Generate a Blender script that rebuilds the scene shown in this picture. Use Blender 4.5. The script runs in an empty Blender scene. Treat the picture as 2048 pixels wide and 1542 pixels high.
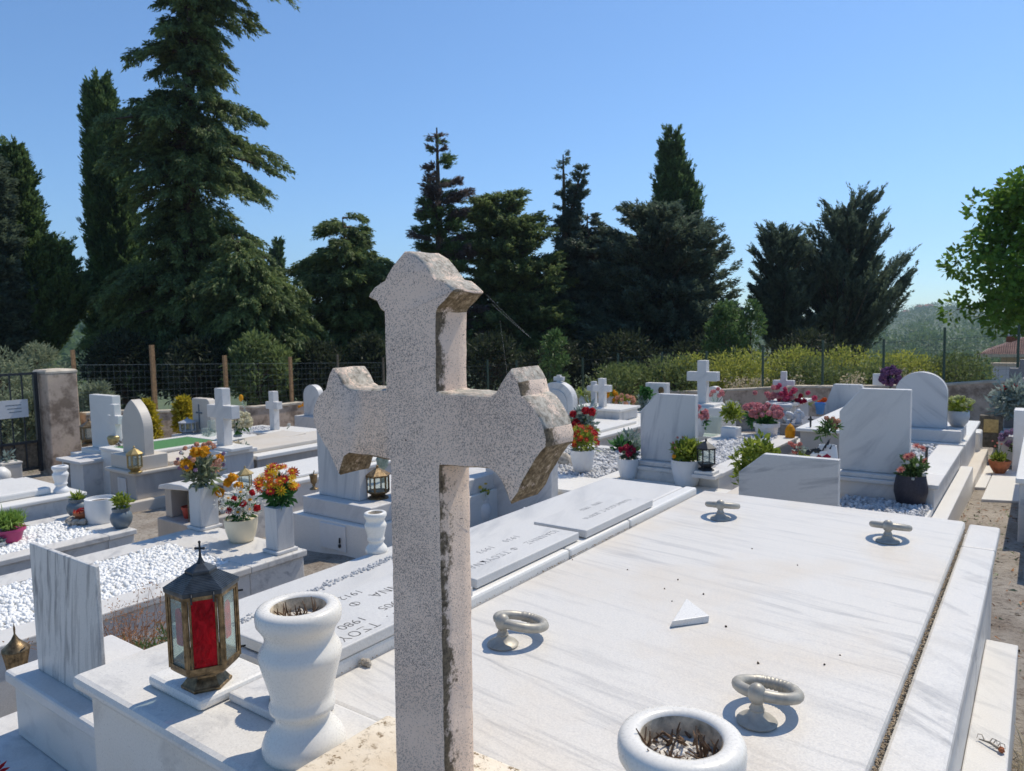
import bpy, bmesh, math, random
import numpy as np
from mathutils import Vector
random.seed(7); RNG = np.random.default_rng(11)
S = bpy.context.scene
COL = S.collection
R_ = math.radians

# ------------------------------------------------------------------ camera
F = 1466.67; YAW, PITCH, ROLL = -0.62970756, 0.07935565, -0.02007501
_f0 = np.array([math.sin(YAW), math.cos(YAW), 0]); _r0 = np.array([math.cos(YAW), -math.sin(YAW), 0]); _u0 = np.array([0, 0, 1.])
CW = _f0*math.cos(PITCH) - _u0*math.sin(PITCH); _u = _u0*math.cos(PITCH) + _f0*math.sin(PITCH)
CR = _r0*math.cos(ROLL) + _u*math.sin(ROLL); CU = _u*math.cos(ROLL) - _r0*math.sin(ROLL)
cam_d = bpy.data.cameras.new('camera'); cam = bpy.data.objects.new('camera', cam_d); COL.objects.link(cam)
from mathutils import Matrix
cam.matrix_world = Matrix(((CR[0], CU[0], -CW[0], 0), (CR[1], CU[1], -CW[1], 0), (CR[2], CU[2], -CW[2], 0), (0, 0, 0, 1)))
cam_d.sensor_width = 36; cam_d.lens = 36*F/2048; cam_d.clip_start = .05; cam_d.clip_end = 9000
cam_d.dof.use_dof = True; cam_d.dof.focus_distance = 1.35; cam_d.dof.aperture_fstop = 13
S.camera = cam
# ------------------------------------------------------------------ world, sun, exposure
SUN_AZ, SUN_EL = 10, 56
w = bpy.data.worlds.new('World'); S.world = w; w.use_nodes = True
nt = w.node_tree; bg = nt.nodes['Background']; sky = nt.nodes.new('ShaderNodeTexSky')
sky.sky_type = 'NISHITA'; sky.sun_disc = False; sky.sun_elevation = R_(SUN_EL); sky.sun_rotation = R_(SUN_AZ)
sky.air_density = 1.0; sky.dust_density = .35; sky.ozone_density = 2.2; sky.altitude = 300
tint = nt.nodes.new('ShaderNodeMix'); tint.data_type = 'RGBA'; tint.blend_type = 'MULTIPLY'; tint.inputs[0].default_value = 1; tint.inputs[7].default_value = (.74, .99, 1.20, 1)
nt.links.new(sky.outputs[0], tint.inputs[6]); nt.links.new(tint.outputs[2], bg.inputs[0]); bg.inputs[1].default_value = .122
sun_d = bpy.data.lights.new('sun', 'SUN'); sun_d.energy = 4.1; sun_d.angle = R_(.5); sun_d.color = (1, .91, .765)
sun = bpy.data.objects.new('sun', sun_d); COL.objects.link(sun)
sv = Vector((math.sin(R_(SUN_AZ))*math.cos(R_(SUN_EL)), math.cos(R_(SUN_AZ))*math.cos(R_(SUN_EL)), math.sin(R_(SUN_EL))))
sun.rotation_euler = sv.to_track_quat('Z', 'Y').to_euler(); sun.location = (0, 0, 30)
S.view_settings.view_transform = 'Standard'; S.view_settings.look = 'None'; S.view_settings.exposure = 0.08; S.view_settings.gamma = 1
S.render.engine = 'CYCLES'
S.cycles.max_bounces = 8; S.cycles.transparent_max_bounces = 16; S.cycles.diffuse_bounces = 4; S.cycles.use_denoising = True

# ------------------------------------------------------------------ measuring: where the photo's points lie in the place
def ray(x, y): return CR*(x-1024)/F - CU*(y-771)/F + CW
def at(x, y, z): d = ray(x, y); return d*(z/d[2])
def atX(x, y, X): d = ray(x, y); return d*(X/d[0])
def atY(x, y, Y): d = ray(x, y); return d*(Y/d[1])
def atD(x, y, D): return ray(x, y)*D
def dep(p): return float(np.dot(p, CW))
def G0(x, y): return -1.4 + .06*(x+.5) - .045*(y-5)      # the cemetery slopes gently down and away

# ------------------------------------------------------------------ materials
def mat(name): 
    m = bpy.data.materials.new(name); m.use_nodes = True
    return m, m.node_tree, m.node_tree.nodes['Principled BSDF']
def N(nt, t, **kw):
    n = nt.nodes.new(t)
    for k, v in kw.items():
        if hasattr(n, k): setattr(n, k, v)
        else: n.inputs[k].default_value = v
    return n
def ramp(nt, src, stops):
    r = nt.nodes.new('ShaderNodeValToRGB'); e = r.color_ramp.elements
    while len(e) < len(stops): e.new(.5)
    for q, (p, c) in zip(e, stops): q.position = p; q.color = (*c, 1) if len(c) == 3 else c
    nt.links.new(src, r.inputs[0]); return r
def mixc(nt, fac, a, b, mode='MIX'):
    m = nt.nodes.new('ShaderNodeMix'); m.data_type = 'RGBA'; m.blend_type = mode
    for v, i in ((fac, 0), (a, 6), (b, 7)):
        if isinstance(v, (int, float)): m.inputs[i].default_value = v
        elif isinstance(v, tuple): m.inputs[i].default_value = (*v, 1)
        else: nt.links.new(v, m.inputs[i])
    return m.outputs[2]
def coords(nt, scale=(1, 1, 1), rot=(0, 0, 0), rnd=True):
    tc = nt.nodes.new('ShaderNodeTexCoord'); mp = nt.nodes.new('ShaderNodeMapping')
    mp.inputs['Scale'].default_value = scale
    mr_ = nt.nodes.new('ShaderNodeMapping'); mr_.inputs['Rotation'].default_value = rot
    src = tc.outputs['Object']
    if rnd:
        oi = nt.nodes.new('ShaderNodeObjectInfo'); sc = nt.nodes.new('ShaderNodeVectorMath'); sc.operation = 'SCALE'
        cb = nt.nodes.new('ShaderNodeCombineXYZ')
        for i in range(3): nt.links.new(oi.outputs['Random'], cb.inputs[i])
        nt.links.new(cb.outputs[0], sc.inputs[0]); sc.inputs['Scale'].default_value = 37
        ad = nt.nodes.new('ShaderNodeVectorMath'); nt.links.new(src, ad.inputs[0]); nt.links.new(sc.outputs[0], ad.inputs[1]); src = ad.outputs[0]
    nt.links.new(src, mr_.inputs[0]); nt.links.new(mr_.outputs[0], mp.inputs[0]); return mp.outputs[0]
def noise(nt, vec, scale, detail=4, rough=.55, dist=0):
    n = N(nt, 'ShaderNodeTexNoise'); n.inputs['Scale'].default_value = scale; n.inputs['Detail'].default_value = detail
    n.inputs['Roughness'].default_value = rough; n.inputs['Distortion'].default_value = dist
    nt.links.new(vec, n.inputs['Vector']); return n.outputs['Fac']
def bump(nt, b, src, strength=.2, dist=.002):
    n = N(nt, 'ShaderNodeBump'); n.inputs['Strength'].default_value = strength; n.inputs['Distance'].default_value = dist
    nt.links.new(src, n.inputs['Height']); nt.links.new(n.outputs[0], b.inputs['Normal'])

def marble(name, base=(.74, .735, .72), vein=(.34, .35, .37), rot=(0, 0, 0), stretch=(1, 9, 9), scale=1.3, amount=.8, thr=(.52, .72), warm=.25, rough=.42, dirt=.25, grain=1):
    base = tuple(x*k_ for x, k_ in zip(base, (.95, .925, .885))); vein = tuple(x*.75 for x in vein)
    m, nt, b = mat(name); L = nt.links
    v = coords(nt, stretch, rot); n1 = noise(nt, v, scale, 6, .62, .6)
    vr = ramp(nt, n1, [(thr[0], (0, 0, 0)), (thr[1], (1, 1, 1))])
    plain = coords(nt); big = noise(nt, plain, 1.7, 3)
    k = N(nt, 'ShaderNodeMath', operation='MULTIPLY'); L.new(vr.outputs[0], k.inputs[0]); 
    br = ramp(nt, big, [(.35, (.15, .15, .15)), (.65, (1, 1, 1))]); L.new(br.outputs[0], k.inputs[1])
    k2 = N(nt, 'ShaderNodeMath', operation='MULTIPLY'); L.new(k.outputs[0], k2.inputs[0]); k2.inputs[1].default_value = amount
    c = mixc(nt, k2.outputs[0], base, vein)
    wr = ramp(nt, noise(nt, plain, 2.6, 4), [(.48, (0, 0, 0)), (.75, (warm, warm, warm))])
    c = mixc(nt, wr.outputs[0], c, (base[0]*.95, base[1]*.86, base[2]*.74))
    gr = noise(nt, plain, 260, 2, .6)                      # crystals of the stone
    gg = ramp(nt, gr, [(.3, (1-.12*grain,)*3), (.7, (1+.04*grain,)*3)]); c = mixc(nt, 1.0, c, gg.outputs[0], 'MULTIPLY')
    sp = ramp(nt, noise(nt, plain, 90, 3, .7), [(.0, (.25, .23, .2)), (.25, (.5, .47, .42)), (.28, (1, 1, 1))]); c = mixc(nt, dirt, c, sp.outputs[0], 'MULTIPLY')
    L.new(c, b.inputs['Base Color'])
    rr = ramp(nt, gr, [(.3, (rough-.14,)*3), (.7, (rough+.2,)*3)]); L.new(rr.outputs[0], b.inputs['Roughness'])
    bump(nt, b, gr, .22*grain, .0012); b.inputs['Specular IOR Level'].default_value = .4
    return m
def plain(name, c, rough=.6, metal=0, var=.12, vs=18, bmp=.15, spec=.4):
    m, nt, b = mat(name); p = coords(nt); n = noise(nt, p, vs, 5, .6)
    lo = tuple(max(0, x*(1-var*1.6)) for x in c); hi = tuple(min(1, x*(1+var)) for x in c)
    r = ramp(nt, n, [(.3, lo), (.7, hi)]); nt.links.new(r.outputs[0], b.inputs['Base Color'])
    b.inputs['Roughness'].default_value = rough; b.inputs['Metallic'].default_value = metal; b.inputs['Specular IOR Level'].default_value = spec
    if bmp: bump(nt, b, noise(nt, p, vs*6, 3), bmp, .002)
    return m
def leafy(name, c1, c2, trans=.35, vs=2.5, rough=.55):
    m, nt, b = mat(name); p = coords(nt); n = noise(nt, p, vs, 4, .65)
    n2 = noise(nt, p, vs*9, 2); ad = N(nt, 'ShaderNodeMath', operation='ADD'); nt.links.new(n, ad.inputs[0]); nt.links.new(n2, ad.inputs[1])
    hf = N(nt, 'ShaderNodeMath', operation='MULTIPLY'); nt.links.new(ad.outputs[0], hf.inputs[0]); hf.inputs[1].default_value = .5
    r = ramp(nt, hf.outputs[0], [(.38, c1), (.62, c2)]); nt.links.new(r.outputs[0], b.inputs['Base Color']); b.inputs['Roughness'].default_value = rough
    b.inputs['Specular IOR Level'].default_value = .25
    tr = N(nt, 'ShaderNodeBsdfTranslucent'); nt.links.new(r.outputs[0], tr.inputs[0]); mx = N(nt, 'ShaderNodeMixShader'); mx.inputs[0].default_value = trans
    nt.links.new(b.outputs[0], mx.inputs[1]); nt.links.new(tr.outputs[0], mx.inputs[2]); nt.links.new(mx.outputs[0], nt.nodes['Material Output'].inputs[0])
    return m
def glass(name, c, alpha=.3, rough=.05, trans=0):
    m, nt, b = mat(name); b.inputs['Base Color'].default_value = (*c, 1); b.inputs['Roughness'].default_value = rough; b.inputs['IOR'].default_value = 1.45
    t = N(nt, 'ShaderNodeBsdfTransparent'); t.inputs[0].default_value = (*[min(1, .35+.65*x) for x in c], 1) if not trans else (*c, 1)
    mx = N(nt, 'ShaderNodeMixShader'); mx.inputs[0].default_value = alpha
    nt.links.new(t.outputs[0], mx.inputs[1]); nt.links.new(b.outputs[0], mx.inputs[2]); nt.links.new(mx.outputs[0], nt.nodes['Material Output'].inputs[0])
    return m

M = {}
M['slab'] = marble('slab_marble', (.71, .695, .665), (.36, .36, .37), (0, 0, R_(7)), (2.2, 24, 24), 1.3, .75, (.49, .72), .75, .42, .45)
M['kerb'] = marble('kerb_marble', (.70, .695, .68), (.33, .335, .35), (0, R_(12), R_(35)), (2.2, 10, 10), 1.5, .85, (.50, .70), .3, .42, .3)
M['vein'] = marble('veined_marble', (.70, .695, .68), (.17, .175, .19), (R_(0), R_(80), 0), (2.6, 20, 20), 1.9, .9, (.48, .64), .15, .4, .1)
M['vertV'] = marble('upright_veined_marble', (.66, .665, .67), (.36, .37, .4), (0, R_(80), 0), (.8, 8, 8), 1.7, .85, (.48, .66), .1, .45, .1)
M['soft'] = marble('soft_marble', (.70, .70, .70), (.42, .43, .45), (R_(10), R_(50), 0), (2, 9, 9), 1.4, .7, (.48, .72), .15, .45, .15)
M['sideV'] = marble('sideways_veined_marble', (.70, .70, .69), (.30, .31, .33), (0, R_(12), 0), (2, 9, 12), 1.7, .9, (.52, .70), .15, .45, .15)
M['white'] = marble('white_marble', (.80, .80, .785), (.55, .56, .57), (0, 0, 0), (2, 3, 3), 1.3, .4, (.55, .8), .15, .36, .1)
M['front'] = marble('plinth_marble', (.72, .71, .685), (.36, .365, .38), (R_(20), R_(40), R_(20)), (3, 9, 9), 1.2, .95, (.52, .68), .6, .4, .25)
M['beige'] = marble('beige_marble', (.66, .62, .56), (.5, .47, .44), (0, 0, 0), (2, 4, 4), 1.4, .5, (.5, .8), .4, .5, .25)
M['greyv'] = marble('grey_marble', (.48, .46, .44), (.3, .29, .29), (0, R_(90), 0), (1, 5, 5), 2, .7, (.45, .7), .3, .5, .3)
M['darkst'] = marble('dark_granite', (.18, .19, .21), (.1, .1, .11), (0, 0, 0), (2, 3, 3), 2, .5, (.5, .8), .1, .3, .2)
M['plaque'] = marble('plaque_marble', (.66, .665, .665), (.46, .47, .48), (0, 0, R_(70)), (1, 4, 4), 2.2, .7, (.45, .72), .1, .5, .35)
M['letter'] = plain('letter_paint', (.17, .165, .16), .8, 0, .5, 60, 0); M['letterf'] = plain('faded_letters', (.30, .30, .31), .8, 0, .4, 60, 0)
M['grit'] = plain('gap_grit', (.34, .26, .17), .95, 0, .7, 170, .8)
M['mortar'] = plain('mortar', (.62, .52, .38), .9, 0, .35, 60, .5)
M['bronze'] = plain('pale_bronze', (.40, .375, .32), .48, .25, .15, 40, .1)
M['brass'] = plain('old_brass', (.23, .16, .085), .42, .7, .45, 60, .3)
M['gold'] = plain('gold_brass', (.46, .34, .15), .4, .7, .2, 30, .1)
M['black'] = plain('black_iron', (.03, .035, .04), .45, .3, .3, 40, .1)
M['roofm'] = plain('dark_roof_metal', (.055, .065, .075), .36, .55, .3, 40, .1)
M['soil'] = plain('dry_soil', (.66, .62, .56), .95, 0, .4, 70, .8)
M['twig'] = plain('dry_twig', (.16, .1, .06), .9, 0, .5, 90, .2)
M['ground'] = None
M['pebble'] = plain('white_pebble', (.82, .82, .80), .55, 0, .08, 25, .1)
M['pebblew'] = plain('grey_white_pebble', (.58, .58, .58), .6, 0, .3, 12, .1)
M['stone'] = plain('brown_stone', (.45, .4, .33), .85, 0, .4, 30, .3)
M['terra'] = plain('terracotta', (.36, .12, .05), .8, 0, .25, 20, .2)
M['redpot'] = plain('red_plastic', (.4, .06, .04), .5, 0, .1, 10, 0)
M['magenta'] = plain('magenta_plastic', (.42, .045, .15), .45, 0, .08, 10, 0)
M['bluegrey'] = plain('blue_grey_glaze', (.14, .175, .2), .4, 0, .2, 8, .1)
M['whitepot'] = plain('white_pot', (.70, .70, .69), .45, 0, .05, 8, .03)
M['cream'] = plain('cream_pot', (.72, .64, .47), .4, 0, .06, 8, .03)
M['darkpot'] = plain('dark_wicker_pot', (.04, .035, .045), .5, 0, .3, 120, .5)
M['gpot'] = plain('grey_bowl', (.45, .46, .47), .5, 0, .08, 10, .05)
M['wood'] = plain('fence_wood', (.36, .21, .1), .8, 0, .3, 25, .3)
M['rust'] = plain('dark_rusted_post', (.16, .13, .09), .7, .2, .4, 25, .2)
M['gpost'] = plain('green_steel_post', (.05, .085, .06), .6, .2, .2, 20, .1)
M['wire2'] = plain('dark_wire', (.08, .09, .09), .6, .3, .1, 20, 0); M['wire'] = plain('galvanised_wire', (.2, .22, .21), .5, .4, .1, 20, 0)
M['felt'] = plain('green_felt', (.07, .2, .07), .95, 0, .15, 40, .3)
M['blue'] = plain('blue_plastic', (.08, .25, .55), .5, 0, .1, 10, 0)
M['glass'] = glass('clear_glass', (.75, .82, .78), .16, .04)
M['redglass'] = glass('red_glass', (.75, .02, .03), .42, .08, 1)
_nt = M['redglass'].node_tree; _b = _nt.nodes['Principled BSDF']; _p = coords(_nt, (1, 1, .6)); _r = ramp(_nt, noise(_nt, _p, 45, 5, .6, 1.5), [(.35, (.25, .0, .012)), (.6, (.75, .012, .03))]); _nt.links.new(_r.outputs[0], _b.inputs['Base Color']); bump(_nt, _b, noise(_nt, _p, 60, 4, .6, 2), .8, .004)
_t = N(_nt, 'ShaderNodeBsdfTranslucent'); _nt.links.new(_r.outputs[0], _t.inputs[0]); _r.color_ramp.elements[0].color = (.45, .0, .015, 1); _r.color_ramp.elements[1].color = (1, .03, .06, 1); _m2 = N(_nt, 'ShaderNodeMixShader'); _m2.inputs[0].default_value = .6; _mx = _nt.nodes['Mix Shader']; _nt.links.new(_b.outputs[0], _m2.inputs[1]); _nt.links.new(_t.outputs[0], _m2.inputs[2]); _nt.links.new(_m2.outputs[0], _mx.inputs[2]); _mx.inputs[0].default_value = .6
M['redplate'] = plain('plate_red', (.75, .03, .05), .5, 0, .3, 40, .4)
M['sign'] = plain('sign_board', (.55, .56, .57), .6, 0, .05, 10, 0)
M['bark'] = plain('tree_bark', (.10, .075, .05), .9, 0, .4, 12, .6)
M['silk'] = plain('spider_silk', (.7, .7, .72), .4, 0, 0.01, 3, 0)
LEAF = dict(
 cypress=((.065, .115, .05), (.17, .26, .085)), cedar=((.08, .125, .058), (.24, .31, .10)), dark=((.065, .10, .075), (.16, .21, .13)),
 brown=((.10, .085, .075), (.19, .155, .14)), olive=((.16, .20, .12), (.32, .36, .23)), hedge=((.22, .27, .05), (.52, .52, .11)), hedged=((.10, .14, .05), (.22, .27, .09)),
 bright=((.07, .15, .02), (.17, .30, .04)), far=((.07, .12, .05), (.18, .26, .09)), yellow=((.36, .30, .02), (.62, .50, .05)), lime=((.16, .22, .03), (.34, .40, .06)),
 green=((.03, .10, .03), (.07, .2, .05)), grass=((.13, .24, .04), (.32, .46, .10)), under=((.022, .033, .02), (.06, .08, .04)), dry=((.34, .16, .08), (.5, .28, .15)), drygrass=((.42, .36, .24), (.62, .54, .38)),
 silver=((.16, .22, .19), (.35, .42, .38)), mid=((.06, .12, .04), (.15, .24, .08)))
for k, (a, b_) in LEAF.items(): M['l_'+k] = leafy('foliage_'+k, a, b_, .4, 1.2 if k in ('cypress', 'cedar', 'dark', 'far', 'hedge', 'hedged', 'under') else 6)
PET = dict(red=(.55, .02, .03), orange=(.8, .16, .03), yellow=(.85, .6, .03), gold=(.85, .42, .02), white=(.78, .77, .7), cream=(.75, .7, .5), pink=(.75, .32, .33), salmon=(.8, .32, .25), hot=(.7, .1, .2), purple=(.22, .1, .22), lilac=(.42, .28, .42), crimson=(.4, .02, .06), peach=(.8, .45, .3), lemon=(.6, .62, .3))
for k, c in PET.items(): M['p_'+k] = leafy('petal_'+k, tuple(x*.8 for x in c), c, .3, 20, .6)

# the weathered stone of the near cross: specks and lichen belong to the stone
def cross_stone(name, lich, streak=False):
    m, nt, b = mat(name); p = coords(nt, rnd=False); L = nt.links
    fine = noise(nt, p, 330, 2, .7); med = noise(nt, p, 24, 4, .6); spots = noise(nt, p, 62, 3, .6); big = noise(nt, p, 7, 3, .5)
    c = ramp(nt, big, [(.3, (.76, .585, .46)), (.7, (.84, .67, .54))]).outputs[0]
    vo = N(nt, 'ShaderNodeTexVoronoi'); vo.inputs['Scale'].default_value = 950; L.new(p, vo.inputs['Vector'])       # a grain of dark specks, denser in patches
    sp_ = N(nt, 'ShaderNodeSeparateColor'); L.new(vo.outputs['Color'], sp_.inputs[0])
    dn = N(nt, 'ShaderNodeMapRange'); L.new(noise(nt, p, 9, 4, .6), dn.inputs[0])
    for i, v in ((1, .36), (2, .64), (3, .06 if not streak else .01), (4, .52 if not streak else .14)): dn.inputs[i].default_value = v
    lt = N(nt, 'ShaderNodeMath', operation='LESS_THAN'); L.new(sp_.outputs[0], lt.inputs[0]); L.new(dn.outputs[0], lt.inputs[1])
    dk = ramp(nt, sp_.outputs[1], [(0, (.26, .20, .165)), (1, (.5, .42, .36))]); c = mixc(nt, lt.outputs[0], c, dk.outputs[0])
    s2 = ramp(nt, spots, [(.275, (1,)*3), (.30, (0,)*3)]); c = mixc(nt, s2.outputs[0], c, (.09, .07, .06))
    if streak:    # dark lichen that runs down along the front arris of the side faces
        sx = N(nt, 'ShaderNodeSeparateXYZ'); L.new(p, sx.inputs[0])
        mr = N(nt, 'ShaderNodeMapRange'); L.new(sx.outputs['Y'], mr.inputs[0])
        for i, v in ((1, -.034), (2, .022), (3, .24), (4, -.16)): mr.inputs[i].default_value = v
        ad = N(nt, 'ShaderNodeMath', operation='ADD'); L.new(noise(nt, p, 22, 7, .8), ad.inputs[0]); L.new(mr.outputs[0], ad.inputs[1])
        ms = ramp(nt, ad.outputs[0], [(.58, (0,)*3), (.66, (1,)*3)])
        ci = ramp(nt, noise(nt, p, 160, 3, .8), [(.3, (.05, .04, .03)), (.7, (.26, .2, .13))])
        c = mixc(nt, ms.outputs[0], c, ci.outputs[0])
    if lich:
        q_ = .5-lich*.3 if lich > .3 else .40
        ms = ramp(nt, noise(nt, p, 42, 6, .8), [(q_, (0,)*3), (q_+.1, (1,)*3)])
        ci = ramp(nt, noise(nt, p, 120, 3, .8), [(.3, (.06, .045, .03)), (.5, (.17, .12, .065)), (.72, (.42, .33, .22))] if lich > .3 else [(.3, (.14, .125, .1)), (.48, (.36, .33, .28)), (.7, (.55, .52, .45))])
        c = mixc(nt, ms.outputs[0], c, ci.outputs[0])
    L.new(c, b.inputs['Base Color']); b.inputs['Roughness'].default_value = .85; b.inputs['Specular IOR Level'].default_value = .25
    bump(nt, b, noise(nt, p, 210, 5, .75), .55, .0025); return m
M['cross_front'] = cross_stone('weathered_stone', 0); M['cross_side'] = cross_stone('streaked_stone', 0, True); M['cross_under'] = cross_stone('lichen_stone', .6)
M['cross_top'] = cross_stone('rain_washed_stone', .1)
m, nt, b = mat('yellowed_stone'); p = coords(nt, rnd=False); c = ramp(nt, noise(nt, p, 9, 4), [(.3, (.62, .5, .35)), (.7, (.76, .68, .55))]).outputs[0]
s = ramp(nt, noise(nt, p, 75, 4, .8), [(.38, (.28, .22, .14)), (.46, (1, 1, 1))]); c = mixc(nt, ramp(nt, noise(nt, p, 14, 3), [(.42, (0,)*3), (.55, (1,)*3)]).outputs[0], c, mixc(nt, 1.0, c, s.outputs[0], 'MULTIPLY'))
nt.links.new(c, b.inputs['Base Color']); b.inputs['Roughness'].default_value = .8; bump(nt, b, noise(nt, p, 90, 5), .5, .003); M['yblock'] = m
# bare earth with litter
m, nt, b = mat('bare_earth'); p = coords(nt, rnd=False); big = noise(nt, p, 1.6, 6, .65); c = ramp(nt, big, [(.3, (.19, .145, .105)), (.5, (.33, .29, .24)), (.7, (.44, .39, .33))]).outputs[0]
li = ramp(nt, noise(nt, p, 34, 5, .75), [(.36, (.3, .24, .2)), (.5, (1, 1, 1))]); c = mixc(nt, .8, c, li.outputs[0], 'MULTIPLY')
far_ = ramp(nt, noise(nt, p, .05, 6, .7), [(.35, (.045, .075, .03)), (.65, (.11, .14, .055))]).outputs[0]
sx = N(nt, 'ShaderNodeVectorMath', operation='LENGTH'); nt.links.new(p, sx.inputs[0]); mr = N(nt, 'ShaderNodeMapRange'); nt.links.new(sx.outputs['Value'], mr.inputs[0])
for i, v in ((1, 18), (2, 40)): mr.inputs[i].default_value = v
c = mixc(nt, mr.outputs[0], c, far_); nt.links.new(c, b.inputs['Base Color']); b.inputs['Roughness'].default_value = .95; bump(nt, b, noise(nt, p, 26, 8, .75), .8, .03); M['ground'] = m
# rendered wall: plaster with damp stains
m, nt, b = mat('stained_render'); p = coords(nt, rnd=False); c = ramp(nt, noise(nt, p, 1.4, 5, .65), [(.3, (.40, .30, .22)), (.52, (.56, .43, .325)), (.7, (.68, .53, .37))]).outputs[0]
s = ramp(nt, noise(nt, p, 3.4, 6, .7), [(.40, (.36, .33, .3)), (.54, (1, 1, 1))]); c = mixc(nt, .85, c, s.outputs[0], 'MULTIPLY')
nt.links.new(c, b.inputs['Base Color']); b.inputs['Roughness'].default_value = .92; bump(nt, b, noise(nt, p, 45, 6, .7), .4, .008); M['wall'] = m
M['walltop'] = plain('wall_coping', (.55, .48, .38), .9, 0, .25, 5, .4)

# ------------------------------------------------------------------ object helpers
ORG = {}
class MB:
    def __init__(s): s.v = []; s.f = []; s.m = []
    def add(s, v, f, mi=0):
        o = len(s.v); s.v += [tuple(map(float, q)) for q in v]; s.f += [tuple(i+o for i in q) for q in f]; s.m += [mi]*len(f); return s
    def box(s, x0, x1, y0, y1, z0, z1, mi=0):
        v = [(x, y, z) for z in (z0, z1) for y in (y0, y1) for x in (x0, x1)]
        return s.add(v, [(0, 2, 3, 1), (4, 5, 7, 6), (0, 1, 5, 4), (2, 6, 7, 3), (0, 4, 6, 2), (1, 3, 7, 5)], mi)
    def prism(s, poly, y0, y1, mi=0):           # outline in x,z, counter-clockwise seen from -y
        n = len(poly); v = [(x, y0, z) for x, z in poly] + [(x, y1, z) for x, z in poly]
        return s.add(v, [tuple(range(n)), tuple(range(2*n-1, n-1, -1))] + [(i+n, (i+1) % n+n, (i+1) % n, i) for i in range(n)], mi)
    def lathe(s, prof, c, seg=28, mi=0, sx=1, sy=1, close=True, rib=0):
        n = len(prof); v = []
        for k in range(seg):
            a = 2*math.pi*k/seg; w_ = 1+(rib if k % 2 else 0)
            v += [(c[0]+r*w_*sx*math.cos(a), c[1]+r*w_*sy*math.sin(a), c[2]+z) for r, z in prof]
        f = [(k*n+i, ((k+1) % seg)*n+i, ((k+1) % seg)*n+i+1, k*n+i+1) for k in range(seg) for i in range(n-1)]
        if close:
            f += [tuple(k*n for k in range(seg))[::-1], tuple(k*n+n-1 for k in range(seg))]
        return s.add(v, f, mi)
    def tube(s, pts, r, seg=6, mi=0, closed=False):
        pts = [np.array(q, float) for q in pts]; n = len(pts); rs = r if hasattr(r, '__len__') else [r]*n; v = []
        for i, q in enumerate(pts):
            t = pts[(i+1) % n if closed else min(i+1, n-1)] - pts[i-1 if closed else max(i-1, 0)]; t = t/(np.linalg.norm(t)+1e-9)
            a = np.cross(t, (0, 0, 1.)) if abs(t[2]) < .9 else np.cross(t, (1., 0, 0)); a /= np.linalg.norm(a); b_ = np.cross(t, a)
            v += [tuple(q+rs[i]*(a*math.cos(2*math.pi*k/seg)+b_*math.sin(2*math.pi*k/seg))) for k in range(seg)]
        m_ = n if closed else n-1
        f = [(i*seg+k, i*seg+(k+1) % seg, ((i+1) % n)*seg+(k+1) % seg, ((i+1) % n)*seg+k) for i in range(m_) for k in range(seg)]
        if not closed: f += [tuple(range(seg))[::-1], tuple((n-1)*seg+k for k in range(seg))]
        return s.add(v, f, mi)
    def ball(s, c, r, mi=0, sx=1, sy=1, sz=1, seg=12, rings=7, rough=0):
        v = [(c[0], c[1], c[2]-r*sz)]
        for i in range(1, rings):
            a = -math.pi/2+math.pi*i/rings
            for k in range(seg):
                q = 1+random.uniform(-rough, rough); b_ = 2*math.pi*k/seg
                v.append((c[0]+r*q*sx*math.cos(a)*math.cos(b_), c[1]+r*q*sy*math.cos(a)*math.sin(b_), c[2]+r*q*sz*math.sin(a)))
        v.append((c[0], c[1], c[2]+r*sz)); e = len(v)-1
        f = [(0, 1+(k+1) % seg, 1+k) for k in range(seg)]
        f += [(1+i*seg+k, 1+i*seg+(k+1) % seg, 1+(i+1)*seg+(k+1) % seg, 1+(i+1)*seg+k) for i in range(rings-2) for k in range(seg)]
        f += [(e, 1+(rings-2)*seg+k, 1+(rings-2)*seg+(k+1) % seg) for k in range(seg)]
        return s.add(v, f, mi)
    def quads(s, V, mi=0):                      # V: (n,4,3)
        V = np.asarray(V, float).reshape(-1, 4, 3); o = len(s.v); s.v += [tuple(q) for q in V.reshape(-1, 3)]
        s.f += [(o+4*i, o+4*i+1, o+4*i+2, o+4*i+3) for i in range(len(V))]; s.m += [mi]*len(V); return s
def link(name, me, parent=None, loc=(0, 0, 0)):
    o = bpy.data.objects.new(name, me); COL.objects.link(o); o.parent = parent
    if parent is None: o.location = loc
    ORG[o] = np.array(ORG[parent] if parent is not None else loc, float); return o
def build(name, mb, mats, parent=None, loc=None, bevel=0, smooth=False, ang=None):
    org = ORG[parent] if parent is not None else np.array(loc if loc is not None else np.mean(np.array(mb.v), 0)*(1, 1, 0)+(0, 0, min(q[2] for q in mb.v)), float)
    me = bpy.data.meshes.new(name); vs = np.array(mb.v, float)-org
    me.from_pydata(vs.tolist(), [], mb.f)
    mats = mats if isinstance(mats, (list, tuple)) else [mats]
    for q in mats: me.materials.append(M[q] if isinstance(q, str) else q)
    if len(mats) > 1: me.polygons.foreach_set('material_index', mb.m)
    me.update()
    if smooth: me.polygons.foreach_set('use_smooth', [True]*len(me.polygons))
    o = link(name, me, parent, tuple(org))
    if ang: me.set_sharp_from_angle(angle=R_(ang))
    if bevel:
        q = o.modifiers.new('bevel', 'BEVEL'); q.width = bevel; q.segments = 2; q.limit_method = 'ANGLE'; q.angle_limit = R_(40)
    return o
def tag(o, label=None, cat=None, group=None, kind=None):
    for k, v in (('label', label), ('category', cat), ('group', group), ('kind', kind)):
        if v: o[k] = v
    return o
def thing(name, label, cat, loc, group=None):
    o = bpy.data.objects.new(name, None); COL.objects.link(o); o.location = tuple(loc); o.empty_display_size = .05; ORG[o] = np.array(loc, float)
    return tag(o, label, cat, group)
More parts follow.
